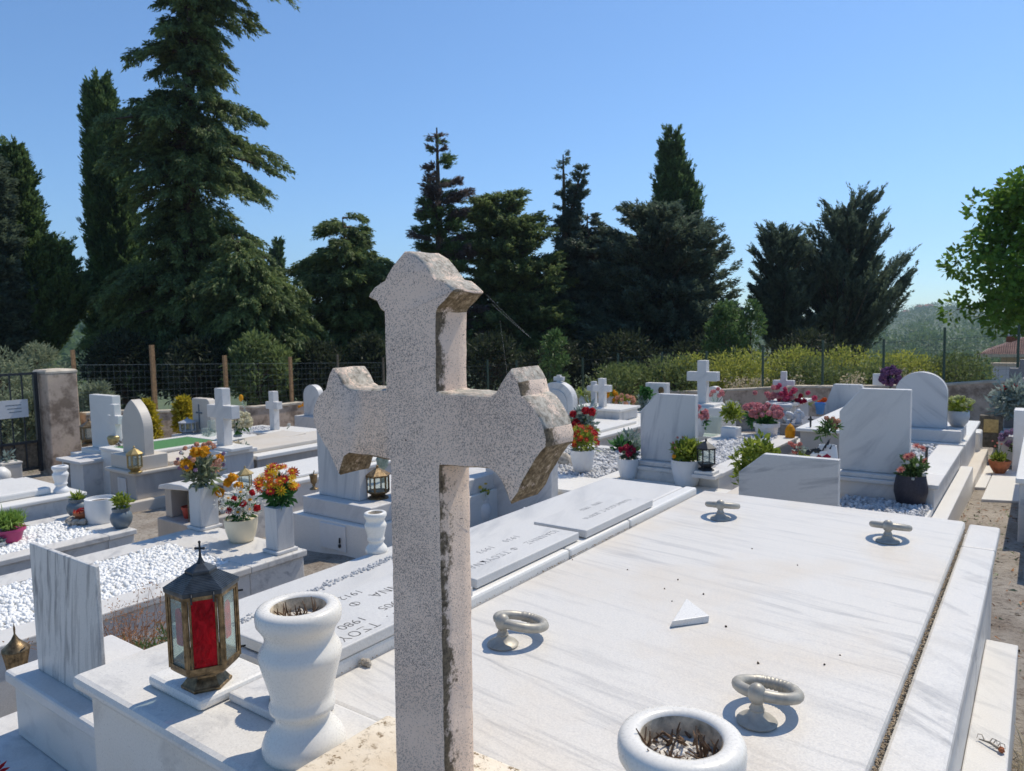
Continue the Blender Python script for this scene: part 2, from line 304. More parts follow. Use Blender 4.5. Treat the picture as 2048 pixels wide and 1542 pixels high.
def fast_mesh(name, V, mats, parent=None, loc=(0, 0, 0), midx=None):      # V (n,4,3) quads by numpy
    org = ORG[parent] if parent is not None else np.array(loc, float)
    V = (np.asarray(V).reshape(-1, 3)-org).astype(np.float32); n = len(V)//4
    me = bpy.data.meshes.new(name); me.vertices.add(len(V)); me.vertices.foreach_set('co', V.ravel()); me.loops.add(len(V)); me.loops.foreach_set('vertex_index', np.arange(len(V), dtype=np.int32))
    me.polygons.add(n); me.polygons.foreach_set('loop_start', np.arange(0, 4*n, 4, dtype=np.int32)); 
    mats = mats if isinstance(mats, (list, tuple)) else [mats]
    for q in mats: me.materials.append(M[q])
    if midx is not None: me.polygons.foreach_set('material_index', np.asarray(midx, dtype=np.int32))
    me.update(calc_edges=True); me.validate(); return link(name, me, parent, tuple(org))
def cards(P, D, L, Wd, bend=.15):                # leaf cards: base points, directions, lengths, widths -> (n,4,3)
    n = len(P); D = D/(np.linalg.norm(D, axis=1, keepdims=True)+1e-9); a = RNG.normal(size=(n, 3)); sd = np.cross(D, a); sd /= (np.linalg.norm(sd, axis=1, keepdims=True)+1e-9); up = np.cross(sd, D)
    L = np.asarray(L).reshape(-1, 1); Wd = np.asarray(Wd).reshape(-1, 1)
    mid = P+D*L*.5+up*L*bend*RNG.uniform(-1, 1, (n, 1))
    return np.stack([P, mid+sd*Wd*.5, P+D*L, mid-sd*Wd*.5], 1)
def rdir(n, up=0):
    d = RNG.normal(size=(n, 3)); d /= np.linalg.norm(d, axis=1, keepdims=True); d[:, 2] += up; return d
def clumps(C, R, per, L, Wd, up=.1, flat=1.0):   # leaf clumps round centres C with radii R
    C = np.repeat(np.asarray(C, float), per, 0); R = np.repeat(np.asarray(R, float), per).reshape(-1, 1); n = len(C); d = rdir(n); rr = RNG.uniform(.35, 1, (n, 1))**.6
    P = C+d*R*rr*np.array([1, 1, flat]); D = d+rdir(n)*.8; D[:, 2] += up
    return cards(P, D, L*RNG.uniform(.6, 1.3, n), Wd*RNG.uniform(.6, 1.3, n))
# ------------------------------------------------------------------ ground, hills
def gz(x, y):
    r = math.hypot(x, y); base = G0(max(-16, min(10, x)), max(-4, min(18, y)))
    if r > 18: base -= min(9, (r-18)*.10)
    a = math.degrees(math.atan2(x, y))
    def bumpf(c, wd): return math.exp(-((a-c)/wd)**2)
    el = .003 + .078*bumpf(-69, 9)+.026*bumpf(-52, 8) + .0115*bumpf(-6.5, 3.6) + .012*bumpf(-30, 12) + .003*math.sin(a*.9)
    if r > 120:
        t = min(1, (r-120)/900); t = t*t*(3-2*t); base += t*(el*r+9)
    return base
rad = [0.4, 1, 2, 3.5, 5, 7, 9, 11, 13, 15, 18, 22, 28, 36, 48, 64, 85, 110, 140, 180, 230, 300, 380, 480, 600, 750, 900, 1050, 1250]
na = 240; mb = MB(); mb.v.append((0, 0, gz(0, 0)))
for r in rad:
    for k in range(na):
        a = 2*math.pi*k/na; x, y = r*math.sin(a), r*math.cos(a); mb.v.append((x, y, gz(x, y)+(random.uniform(-.012, .012) if r < 18 else random.uniform(-.004, .004)*r*.3)))
mb.f += [(0, 1+(k+1) % na, 1+k) for k in range(na)]
mb.f += [(1+i*na+k, 1+i*na+(k+1) % na, 1+(i+1)*na+(k+1) % na, 1+(i+1)*na+k) for i in range(len(rad)-1) for k in range(na)]
mb.m = [0]*len(mb.f)
tag(build('ground', mb, 'ground', loc=(0, 0, 0), smooth=True), kind='structure')

M['concrete'] = plain('worn_concrete', (.46, .45, .43), .9, 0, .22, 4, .4)
for a in ((-7, 3, -4, .42), (-.015, 3, .4201, 2.02)):
    mb = MB(); mb.v = [(x, y, G0(x, y)+dz) for dz in (-.08, .022) for y in (a[2], a[3]) for x in (a[0], a[1])]; mb.f = [(0, 2, 3, 1), (4, 5, 7, 6), (0, 1, 5, 4), (2, 6, 7, 3), (0, 4, 6, 2), (1, 3, 7, 5)]; mb.m = [0]*6; tag(build('concrete_path', mb, 'concrete'), kind='structure')
# ------------------------------------------------------------------ perimeter walls, gate pillar, gate, fence
def wall(name, a, b_, label, th=.2):
    mb = MB(); mt = MB(); n = 24; a = np.array(a, float); b_ = np.array(b_, float); d = (b_-a)/np.linalg.norm(b_-a); nrm = np.array([-d[1], d[0]])
    V = []; T = []
    for i in range(n+1):
        q = a+(b_-a)*i/n; zt = G0(*q)+.76+.02*math.sin(i*1.3)+.012*math.sin(i*3.1)+(.10 if a[0] == b_[0] else 0)*(1-i/n)*1.2
        for s in (1, -1):
            e = q+nrm*s*th/2; V += [(e[0], e[1], G0(*q)-.3), (e[0], e[1], zt)]; e2 = q+nrm*s*(th/2+.015); T += [(e2[0], e2[1], zt), (e2[0], e2[1], zt+.035)]
    for i in range(n):
        k = 4*i; mb.f += [(k, k+4, k+5, k+1), (k+3, k+7, k+6, k+2)]; mt.f += [(k, k+4, k+5, k+1), (k+3, k+7, k+6, k+2), (k+1, k+5, k+7, k+3), (k+2, k+6, k+4, k)]
    e = 4*n; mb.f += [(0, 1, 3, 2), (e, e+2, e+3, e+1)]; mt.f += [(0, 1, 3, 2), (e, e+2, e+3, e+1)]
    mb.v, mt.v = V, T; mb.m = [0]*len(mb.f); mt.m = [0]*len(mt.f)
    o = build(name, mb, 'wall', loc=(a[0], a[1], 0)); tag(o, label, 'wall'); build('coping', mt, 'walltop', o); return o
wall('boundary_wall', (-12, 5.2), (-12, 14.1), 'low stained rendered wall under the wire fence beside the gate pillar')
wall('boundary_wall', (-11.9, 14), (6, 14), 'low brown rendered wall along the far side behind the crosses')
# pillar
t0 = atX(73, 744, -11.85); t1 = atX(154, 738, -11.85); y0, y1 = t0[1]+.12, t1[1]; zt = t1[2]; zb = -2.35
mb = MB(); mb.box(-12.3, -11.85, y0, y1, zb, zt-.05); o = build('gate_pillar', mb, 'wall', loc=(-12.1, (y0+y1)/2, zb), bevel=.02); tag(o, 'tall square stained plaster gate pillar next to black iron gate', 'pillar')
mb = MB(); mb.prism([(0, 0), (1, 0), (1, 1)], 0, 1); mb = MB(); mb.lathe([(.305, 0), (.305, .03), (.27, .055), (.02, .07)], (-12.075, (y0+y1)/2, zt-.05), 4, 0)
for i, q in enumerate(mb.v):                      # turn the four sided cap square to the pillar
    dx, dy = q[0]+12.075, q[1]-(y0+y1)/2; mb.v[i] = (-12.075+(dx-dy)*.745, (y0+y1)/2+(dx+dy)*.5*(y1-y0)/.305*1.02, q[2])
build('cap', mb, 'walltop', o)
# gate
gy1 = y0-.03; gy0 = gy1-2.2; gt = zt-.02; gb = -2.0
g = thing('iron_gate', 'black iron bar gate with a small white notice, left of the plaster pillar', 'gate', (-12.1, (gy0+gy1)/2, gb))
mb = MB()
for z in (gt-.02, gb+.45, gb+.05): mb.box(-12.12, -12.08, gy0, gy1, z-.018, z+.018)
mb.box(-12.13, -12.07, gy1-.05, gy1, gb, gt)
build('gate_frame', mb, 'black', g)
mb = MB(); y = gy1-.2
while y > gy0: mb.box(-12.108, -12.092, y-.009, y+.009, gb+.05, gt-.02); y -= .155
build('bars', mb, 'black', g)
mb = MB(); mb.box(-12.135, -12.115, gy0, gy1, gb+.06, gb+.44); build('kick_sheet', mb, 'rust', g)
q = atX(30, 818, -12.05); mb = MB(); mb.box(-12.06, -12.045, q[1]-.2, q[1]+.17, q[2]-.13, q[2]+.13); n_ = build('notice_board', mb, 'sign', g)
mb = MB()
for k in range(3): mb.box(-12.0445, -12.0435, q[1]-.12+.02*k, q[1]+.08, q[2]+.05-.05*k, q[2]+.062-.05*k)
build('printed_lines', mb, 'bluegrey', n_)
# fences
def fence(name, label, posts, pm, wide, ztop, axis, wm='wire'):
    f = thing(name, label, 'fence', posts[0]); 
    for i, (x, y, z) in enumerate(posts):
        mb = MB(); w_ = (wide if not isinstance(wide, list) else wide[i])*.5; mb.box(x-w_, x+w_, y-w_, y+w_, G0(x, y)+.65, z); build('post', mb, pm if not (pm == 'wood' and i > 3) else 'rust', f)
    mb = MB(); a, e = np.array(posts[0][:2]), np.array(posts[-1][:2]); Ln = np.linalg.norm(e-a); n = int(Ln/.1); V = []
    def strip(p0, p1, w_):
        d = np.array(p1)-np.array(p0); s = np.array([0, 0, w_]) if abs(d[2]) < .3*np.linalg.norm(d) else (np.array([w_, 0, 0]) if axis == 'x' else np.array([0, w_, 0])); V.append([p0-s, p1-s, p1+s, p0+s])
    for i in range(n+1):
        q = a+(e-a)*i/n; z0 = G0(*q)+.8; strip(np.array([*q, z0]), np.array([*q, z0+ztop]), .0011)
    for j in range(9):
        for i in range(12):
            q0 = a+(e-a)*i/12; q1 = a+(e-a)*(i+1)/12; strip(np.array([*q0, G0(*q0)+.8+ztop*j/8]), np.array([*q1, G0(*q1)+.8+ztop*j/8]), .0013 if j % 8 else .003)
    fast_mesh('wire_mesh', np.array(V), wm, f); return f
P1 = [atX(x, y, -12.18) for x, y in ((145, 700), (303, 690), (449, 711), (580, 714), (675, 709), (766, 715))]; P1.append(np.array([-12.18, 13.2, -.72])); thick = [.05, .062, .058, .055, .035, .035, .035]
fence('wire_fence', 'wire mesh fence on wooden stakes in front of the big cedar', [tuple(q) for q in P1], 'wood', thick, .86, 'y')
P2 = [(-11.9, 14.15, -.80)]+[tuple(atY(x, y, 14.15)) for x, y in ((975, 720), (1033, 720), (1100, 716), (1165, 715), (1236, 706), (1324, 704), (1413, 702), (1526, 690), (1646, 680), (1768, 678), (1890, 655))]+[(-.35, 14.15, -.12), (.6, 14.15, -.1), (1.6, 14.15, -.1)]
fence('wire_fence', 'wire mesh fence on thin steel posts above the far brown wall', P2, 'gpost', .036, .72, 'x', 'wire2')

# ------------------------------------------------------------------ the near tomb
ZS = -.70
T = thing('family_tomb', 'long white marble tomb with lettered left side under the weathered cross', 'tomb', (-.85, 1.8, -1.25))
mb = MB(); mb.box(-1.57, -.10, .66, .86, -1.3, -.722); build('plinth', mb, 'front', T, bevel=.003)
mb = MB(); mb.box(-1.592, -.085, .632, .868, -.72, -.69); build('plinth_top', mb, 'front', T, bevel=.012)
mb = MB(); mb.box(-1.62, -1.17, .87, 2.84, -1.3, -.717); build('side_base', mb, 'kerb', T, bevel=.003)
mb = MB(); mb.box(-1.648, -1.200, .872, 1.74, -.714, -.675); mb.box(-1.572, -1.200, 1.742, 2.85, -.714, -.675); build('side_slab', mb, 'plaque', T, bevel=.012)
mb = MB()
for a, e in ((.872, 1.30), (1.303, 1.855), (1.858, 2.255), (2.258, 2.86)): mb.box(-1.1992, -1.148, a, e, -.72, -.6745)
build('edge_strip', mb, 'white', T, bevel=.008)
mb = MB(); mb.box(-1.145, -.125, .872, 2.98, -1.3, -.757); build('base', mb, 'kerb', T, bevel=.004)
mb = MB(); mb.box(-.200, -.108, .70, 2.70, -.76, -.727); mb.box(-.200, -.108, 2.703, 3.01, -.76, -.727); build('kerb_rail', mb, 'kerb', T, bevel=.007)
mb = MB(); mb.box(-.124, -.040, .5, 2.675, -1.3, -1.007); build('step', mb, 'kerb', T, bevel=.004)
mb = MB()
for y in np.arange(.9, 2.9, .0022):
    k = max(0, 1-(y-.9)/2.1); mb.ball((-.2045+random.uniform(-.003, .0055), y+random.uniform(-.004, .004), -.722), random.uniform(.002, .0045)*(.5+.5*k), seg=5, rings=3, sz=.6)
for y in np.arange(.9, 2.6, .012): mb.ball((-1.147+random.uniform(.0, .004), y, -.698), random.uniform(.001, .004)*(1 if 1.7 < y < 2.3 else .5), seg=5, rings=3, sz=.5)
build('joint_grit', mb, 'grit', T)
C0 = thing('cover_slab', 'wide veined marble cover slab with four bronze ring pulls', 'slab', (-.675, 1.9, -.735))
mb = MB(); mb.box(-1.146, -.206, .874, 2.93, -.756, ZS); build('slab', mb, 'slab', C0, bevel=.009)
def ring_pull(knob, turn):
    k = at(*knob, ZS+.05); aw = k[:2]/np.linalg.norm(k[:2]); tr = R_(turn); d = aw*math.cos(tr)+np.array([aw[1], -aw[0]])*math.sin(tr); R = .052
    c_ = np.array([k[0]+d[0]*R, k[1]+d[1]*R, ZS+.052])
    h = MB(); h.lathe([(.0, .001), (.034, .001), (.035, .004), (.031, .008), (.023, .011), (.015, .018), (.012, .023), (.0135, .026), (.0115, .029), (.009, .036), (.010, .044)], (k[0], k[1], ZS), 36)
    mount = build('ring_pull', h, 'bronze', C0, smooth=True, ang=35)
    h = MB(); h.ball((k[0], k[1], ZS+.052), .0172, seg=20, rings=12, sx=.95, sy=.95, sz=1.12); build('knuckle', h, 'bronze', mount, smooth=True)
    h = MB(); n = 120; pts = []; rs = []; a0 = math.atan2(-d[1], -d[0])
    for i in range(n):
        a = a0+2*math.pi*i/n; t = 2*math.pi*i/n; pts.append((c_[0]+R*math.cos(a), c_[1]+R*math.sin(a), c_[2]-.0255*(1-math.cos(t))*.5))
        rb = abs(t-math.pi) < .55; rs.append(.0104+(.0011*math.sin(i*1.05*2) if rb else 0)+.0012*(abs(t-math.pi) < .8))
    h.tube(pts, rs, 14, closed=True); build('ring', h, 'bronze', mount, smooth=True)
for k, r in (((1005, 1246), 52), ((1514, 1390), 20), ((1441, 1011), 8), ((1776, 1053), 8)): ring_pull(k, r)
# lettered plaques
def text(s, name, x, y, z, size, parent, m_='letter', sp=1.12):
    cu = bpy.data.curves.new(name, 'FONT'); cu.body = s; cu.size = size; cu.extrude = .0003; cu.space_character = sp; cu.offset = -size*.012
    o = bpy.data.objects.new('tmp', cu); COL.objects.link(o); bpy.context.view_layer.update()
    me = bpy.data.meshes.new_from_object(o.evaluated_get(bpy.context.evaluated_depsgraph_get())); bpy.data.objects.remove(o)
    co = np.zeros(len(me.vertices)*3, np.float32); me.vertices.foreach_get('co', co); co = co.reshape(-1, 3)
    org = ORG[parent]; out = np.stack([x+co[:, 1]*1.0, y-co[:, 0], z+co[:, 2]], 1)-org; me.vertices.foreach_set('co', out.astype(np.float32).ravel()); me.materials.clear(); me.materials.append(M[m_]); me.update()
    return link(name, me, parent)
def plaque(label, x0, x1, y0, y1, lines, m_='letterf', sp=1.12):
    mb = MB(); mb.box(x0, x1, y0, y1, -.671, -.646); o = build('name_plaque', mb, 'plaque', bevel=.003); tag(o, label, 'plaque', 'marble name plaques on the tomb side')
    for s, x, y, sz in lines: text(s, 'carved_letters', x, y, -.6459, sz, o, m_, sp)
plaque('marble name plaque beside the near urn, nearest of three, showing dates 1905 and 1980', -1.395, -1.143, .885, 1.385,
       [('Γ.', -1.188, 1.155, .036), ('ΤΣΟΥΚΝΑΣ', -1.190, 1.092, .040), ('1905', -1.242, 1.225, .038), ('1980', -1.236, 1.098, .038), ('ΑΝΝΑ', -1.322, 1.318, .042), ('Φ', -1.318, 1.157, .036), ('Γ.', -1.318, 1.095, .036), ('1912', -1.371, 1.212, .036)], 'letter', 1.0)
plaque('middle marble name plaque right of the cross stem, dated 1930 and 1993', -1.39, -1.168, 1.43, 1.945, [('ΙΩΑΝΝΗΣ', -1.25, 1.922, .034), ('Φ', -1.25, 1.707, .03), ('ΤΣΟΥΚΝΑΣ', -1.25, 1.665, .034), ('1930', -1.318, 1.81, .034), ('1993', -1.316, 1.68, .034)])
plaque('farthest marble name plaque near the slab end, with very faint letters', -1.36, -1.158, 1.972, 2.46, [('ΠΑΝΑΓΙΩΤΑ Σ. ΜΑΡΙΑ', -1.244, 2.42, .029), ('1896  1986', -1.312, 2.33, .029)])
mb = MB()
for i in range(420):
    y = RNG.uniform(.90, 1.56); r = RNG.uniform(.0018, .0048); mb.ball((-1.505-(y-.95)*.085+RNG.normal()*.008, y, -.675+r*.3), r, seg=6, rings=4, rough=.3, sz=.8)
tag(build('relief_bits', mb, 'gpot'), kind='stuff')  # small stone bits stand in for a carved relief strip on the ledge
# yellowed block and the weathered cross
YF = .685; XL = -.872; CX = -.665
K = thing('weathered_cross', 'large weathered grey stone cross with lichen and lobed arm ends', 'cross', (CX, YF+.03, -.69))
mb = MB(); mb.box(XL, -.458, .628, .825, -.6895, -.64); build('foot_block', mb, 'yblock', K, bevel=.006)
OUT = [(816, 502), (826, 506), (836, 513.6), (850.7, 529), (863.5, 549), (870.7, 557), (883.4, 560), (897, 569), (907, 580), (908.8, 584), (901.6, 590.8), (890.7, 603.5), (878, 616), (874.3, 623.5), (873.4, 643), (875, 783), (882, 785.4), (920, 787.5), (960.5, 790.5), (978.6, 790.5), (988.7, 786.5), (1000.7, 766), (1012.8, 748), (1021.8, 737), (1029, 748), (1037, 764), (1042, 778), (1044, 790.5), (1057, 800.5), (1071, 818.6), (1083, 838.7), (1091, 859), (1095, 877), (1093, 895), (1083, 907), (1071, 921), (1061, 941), (1047, 963), (1037, 987.5), (1021, 1007.6), (1012.8, 987.5), (1000.7, 961), (988.7, 947), (974.6, 939), (950.5, 937), (910, 934), (880, 933), (891, 1540), (791, 1540), (779, 920), (751.7, 915), (716.7, 910), (699, 908), (689.5, 914), (678, 950), (672, 941), (664, 922), (658, 906), (648.6, 892.6), (635, 869), (626, 846), (624, 826.5), (627, 811), (635, 793), (644.7, 781.7), (649.6, 777), (653.5, 762), (658, 747), (664, 736), (668, 735), (678, 752.5), (685.6, 769), (697, 776), (711, 779), (771, 778), (768, 643), (767, 625), (759, 618), (752.7, 605), (740, 598), (735.4, 593.5), (738, 587), (747, 576), (759, 567), (768, 560), (774.5, 547), (783.6, 531), (796, 514.5), (807, 503.6)]
P = [tuple(atY(x, y, YF)[[0, 2]]) for x, y in OUT]; P = [((x, z) if OUT[i][1] < 1500 else (x, -.6395)) for i, (x, z) in enumerate(P)]
# densify, then front face (fan triangulated by bmesh), sides by direction of their normal
bm = bmesh.new(); D = []
for i in range(len(P)):
    a = np.array(P[i]); e = np.array(P[(i+1) % len(P)]); n = max(1, int(np.linalg.norm(e-a)/.012))
    for k in range(n): q = a+(e-a)*k/n; D.append((q[0]+random.uniform(-.0006, .0006), q[1]+random.uniform(-.0006, .0006)))
ys = [YF, YF+.003, YF+.02, YF+.04, YF+.057, YF+.06]; ins = [.0022, 0, 0, 0, 0, .0022]
cen = np.array([[np.mean([q[0] for q in D]), np.mean([q[1] for q in D])]]); rows = []
def inset(i, d):
    a = np.array(D[i-1]); b_ = np.array(D[(i+1) % len(D)]); t = b_-a; t /= np.linalg.norm(t)+1e-9; return (D[i][0]-t[1]*d, D[i][1]+t[0]*d)
area = sum(D[i-1][0]*D[i][1]-D[i][0]*D[i-1][1] for i in range(len(D)))
sg = 1 if area > 0 else -1
for y, d in zip(ys, ins):
    row = []
    for i in range(len(D)):
        x, z = inset(i, d*sg); rgh = random.uniform(-.0009, .0009) if d == 0 else 0; row.append(bm.verts.new((x-CX+rgh, y-YF-.03, z+.69+rgh)))
    rows.append(row)
f = bm.faces.new(rows[0]); f.material_index = 0; f = bm.faces.new(list(reversed(rows[-1]))); f.material_index = 0
for r0, r1 in zip(rows, rows[1:]):
    for i in range(len(D)):
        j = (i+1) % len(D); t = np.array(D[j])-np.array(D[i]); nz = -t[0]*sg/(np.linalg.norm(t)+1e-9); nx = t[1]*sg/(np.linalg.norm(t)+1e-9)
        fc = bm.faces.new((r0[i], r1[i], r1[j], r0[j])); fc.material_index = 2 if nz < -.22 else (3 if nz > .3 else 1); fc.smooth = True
bmesh.ops.recalc_face_normals(bm, faces=bm.faces); bmesh.ops.triangulate(bm, faces=[q for q in bm.faces if len(q.verts) > 4])
me = bpy.data.meshes.new('cross'); bm.to_mesh(me); bm.free()
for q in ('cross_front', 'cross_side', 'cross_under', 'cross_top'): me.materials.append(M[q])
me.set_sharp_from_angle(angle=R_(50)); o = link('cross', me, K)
tip = atY(972, 588, YF+.06)
sk = MB()
for a, e, sag in (((972, 588), (1058, 672), .012), ((984, 608), (1062, 676), .010), ((1000, 640), (1016, 760), .004)):
    p0 = atY(*a, YF+.06); p1 = atY(*e, YF+.10); sk.tube([p0+(p1-p0)*t-np.array([0, 0, sag*.35*t*(1-t)]) for t in np.linspace(0, 1, 9)], .00005, 4)
tag(build('cobweb', sk, 'silk'), 'loose cobweb threads trailing from the top of the weathered cross', 'cobweb')
# urns
VP = [(.0, .0), (.066, 0), (.0695, .007), (.0695, .018), (.065, .030), (.054, .044), (.046, .055), (.0452, .064), (.049, .071), (.0545, .077), (.0555, .085), (.0515, .092), (.0525, .105), (.059, .130), (.065, .152), (.0685, .166), (.0695, .173), (.0665, .182), (.060, .192), (.0575, .200), (.0590, .210), (.0645, .219), (.0705, .228), (.0715, .238), (.0708, .246), (.068, .2515), (.062, .2545), (.054, .2552), (.048, .2535), (.0452, .249), (.0445, .24), (.043, .21), (.042, .20)]
def urn(x, y, z, k, label, soil=True, mt='white', twigs=0, name='marble_urn', group=None, sticks=None):
    u = thing(name, label, 'urn', (x, y, z), group); k *= .965; mb = MB(); mb.lathe([(r*k, h*k) for r, h in VP], (x, y, z), 56, close=False); build('body', mb, mt, u, smooth=True, ang=50)
    if soil:
        mb = MB(); mb.lathe([(.0452*k, .2505*k), (.0435*k, .238*k), (.0425*k, .21*k)], (x, y, z), 40, close=False); build('stained_lining', mb, 'mortar', u, smooth=True)
        mb = MB(); mb.lathe([(.0, .230*k), (.02*k, .2305*k), (.0425*k, .228*k)], (x, y, z), 24, close=False)
        for i in range(60):
            a, r = RNG.uniform(0, 6.28), RNG.uniform(0, .04)*k; mb.ball((x+r*math.cos(a), y+r*math.sin(a), z+.229*k), RNG.uniform(.002, .006)*k, seg=6, rings=4, rough=.3)
        build('soil', mb, 'soil', u)
    if twigs:
        mb = MB()
        for i in range(twigs):
            a = RNG.uniform(0, 6.28); r = (RNG.uniform(.02, .04) if twigs > 30 else RNG.uniform(.0, .036))*k; p0 = np.array([x+r*math.cos(a), y+r*math.sin(a), z+.229*k]); h = RNG.uniform(.010, .036)*k
            d = np.array([RNG.normal()*.5, RNG.normal()*.5, 1]); d /= np.linalg.norm(d); pts = [p0, p0+d*h*.5+RNG.normal(size=3)*.002, p0+d*h+RNG.normal(size=3)*.004]; mb.tube(pts, [.0021*k, .0015*k, .0007*k], 5)
        build('dead_stems', mb, 'twig', u)
    return u
M['urn'] = marble('urn_marble', (.80, .79, .755), (.68, .68, .67), (0, 0, 0), (2, 3, 3), 1.2, .35, (.5, .8), .2, .3, 0, .35)
urn(-.975, .733, -.69, 1, 'big white marble urn holding dead stems, between red lantern and weathered cross', mt='urn', twigs=26)
urn(-.308, .722, -.69, 1.0, 'big white marble urn cut by the bottom edge, dry soil and stems inside', mt='urn', twigs=52)
q = at(753, 1103, -.675); urn(q[0], q[1], -.675, .50, 'small white marble urn on the tomb ledge left of the cross stem', mt='urn', soil=True)
# broken corner of marble, crumb lump, marble block with a brass oval frame
a, e, c_ = at(1345, 1243, -.685), at(1419, 1232, -.685), at(1373, 1197, -.685); a[2] = e[2] = c_[2] = 0
mb = MB(); tri = [a, e, c_]; low = [a+np.array([-.006, -.004, 0]), e+np.array([0, -.004, 0]), c_+np.array([-.002, .004, 0])]
mb.add([(q[0], q[1], -.6995) for q in low]+[(q[0], q[1], -.684) for q in tri], [(2, 1, 0), (3, 4, 5), (0, 1, 4, 3), (1, 2, 5, 4), (2, 0, 3, 5)])
tag(build('marble_shard', mb, 'white', bevel=.0015), 'small triangular white marble shard lying on the cover slab', 'shard')
q = at(732, 1331, -.70); mb = MB(); 
for i in range(9): mb.ball((q[0]+random.uniform(-.011, .011), q[1]+random.uniform(-.005, .005), -.693), random.uniform(.004, .008), seg=8, rings=5, rough=.25)
tag(build('mortar_lump', mb, 'stone'), 'small grey lump of mortar on the slab left of the cross stem', 'lump')
mb = MB(); x0, x1, y0, y1 = -1.41, -1.225, .697, .85; mb.box(x0, x1, y0, y1, -.6895, -.667); tag(build('marble_tile', mb, 'white', bevel=.008), 'square white marble tile under the red lantern', 'tile')
B = thing('oval_frame', 'small brass oval frame on marble block behind the big urn', 'frame', (-1.10, .80, -.6895))
mb = MB(); mb.box(-1.222, -1.03, .752, .845, -.6895, -.672); build('marble_block', mb, 'soft', B, bevel=.004)
mb = MB(); cc = np.array([-1.105, .80, -.615]); pts = [cc+np.array([.046*math.cos(t), 0, .056*math.sin(t)]) for t in np.linspace(0, 6.283, 40)[:-1]]
for i, q in enumerate(pts): mb.ball(q, .0042, seg=6, rings=4)
build('rope_border', mb, 'bronze', B)
mb = MB(); mb.lathe([(.0, -.003), (.046, -.003), (.046, .003), (.0, .003)], (0, 0, 0), 36); mb.v = [(cc[0]+x, cc[1]+z, cc[2]+y*1.2) for x, y, z in mb.v]; build('plate', mb, 'brass', B)
mb = MB(); mb.ball(cc+np.array([-.055, 0, .006]), .0075, seg=12, rings=8); mb.tube([cc+np.array([-.045, 0, .004]), cc+np.array([-.055, 0, .006])], .003); build('clasp', mb, 'bronze', B)
mb = MB(); mb.lathe([(.028, 0), (.03, .005), (.02, .015), (.012, .022)], (cc[0], cc[1]-.005, -.672), 24); build('stand', mb, 'bronze', B, smooth=True)
# the red lantern
lp = at(414, 1366, -.667); LX, LY, LZ = lp[0], lp[1], -.667; la = math.atan2(-LY, -LX)+math.pi/6
L0 = thing('grave_lantern', 'bronze six sided lantern with a red glass front and small cross finial', 'lantern', (LX, LY, LZ))
def hexp(r, z, k, off=0): a = la+k*math.pi/3+off; return (LX+r*math.cos(a), LY+r*math.sin(a), LZ+z)
def hexlathe(prof):
    mb = MB(); n = len(prof); mb.v = [hexp(r, z, k) for k in range(6) for r, z in prof]
    mb.f = [(k*n+i, ((k+1) % 6)*n+i, ((k+1) % 6)*n+i+1, k*n+i+1) for k in range(6) for i in range(n-1)]+[tuple(k*n for k in range(6))[::-1], tuple(k*n+n-1 for k in range(6))]; mb.m = [0]*len(mb.f); return mb
build('foot', hexlathe([(.053, 0), (.054, .006), (.050, .009), (.036, .026), (.036, .032), (.05, .036), (.066, .042), (.072, .048), (.072, .054), (.05, .054)]), 'brass', L0, bevel=.0012)
mb = MB()
z0, z1, RR = .053, .222, .0705
for k in range(6):
    a = np.array(hexp(RR, z0, k)); e = np.array(hexp(RR, z1, k)); mb.tube([a, e], .0048, 6)
    for off in (.009, -.009):
        d = np.array(hexp(RR, z0, k+(1 if off > 0 else -1)))-a; d /= np.linalg.norm(d); mb.tube([a+d*abs(off), e+d*abs(off)], .0026, 6)
    b0 = np.array(hexp(RR, z0, k+1)); b1 = np.array(hexp(RR, z1, k+1))
    for lo, hi in ((0, .010), (-.010, 0)):
        pa, pb = (a, b0) if hi > 0 else (e, b1); n_ = np.cross(b0-a, (0, 0, 1)); n_ = n_/np.linalg.norm(n_)*.003
        q = [pa+(0, 0, lo), pb+(0, 0, lo), pb+(0, 0, hi), pa+(0, 0, hi)]; mb.add([x-n_ for x in q]+[x+n_ for x in q], [(0, 1, 2, 3), (7, 6, 5, 4), (0, 4, 5, 1), (1, 5, 6, 2), (2, 6, 7, 3), (3, 7, 4, 0)])
build('frame', mb, 'brass', L0)
fk = max(range(6), key=lambda k: -np.dot(np.array(hexp(1, 0, k, math.pi/6))[:2]-np.array([LX, LY]), np.array([LX, LY])))
for k in range(6):
    a = np.array(hexp(RR-.002, z0+.010, k)); b0 = np.array(hexp(RR-.002, z0+.010, k+1)); d = (b0-a)/np.linalg.norm(b0-a); a = a+d*.011; b0 = b0-d*.011; h = np.array([0, 0, z1-z0-.02]); n_ = np.cross(d, (0, 0, 1))*.0015
    mb = MB(); mb.add([a-n_, b0-n_, b0-n_+h, a-n_+h, a+n_, b0+n_, b0+n_+h, a+n_+h], [(0, 1, 2, 3), (7, 6, 5, 4), (0, 4, 5, 1), (1, 5, 6, 2), (2, 6, 7, 3), (3, 7, 4, 0)])
    o = build('glass_pane', mb, 'redglass' if k == fk else 'glass', L0)
    if k == fk: o['label'] = 'red glass front pane'
mb = MB(); 
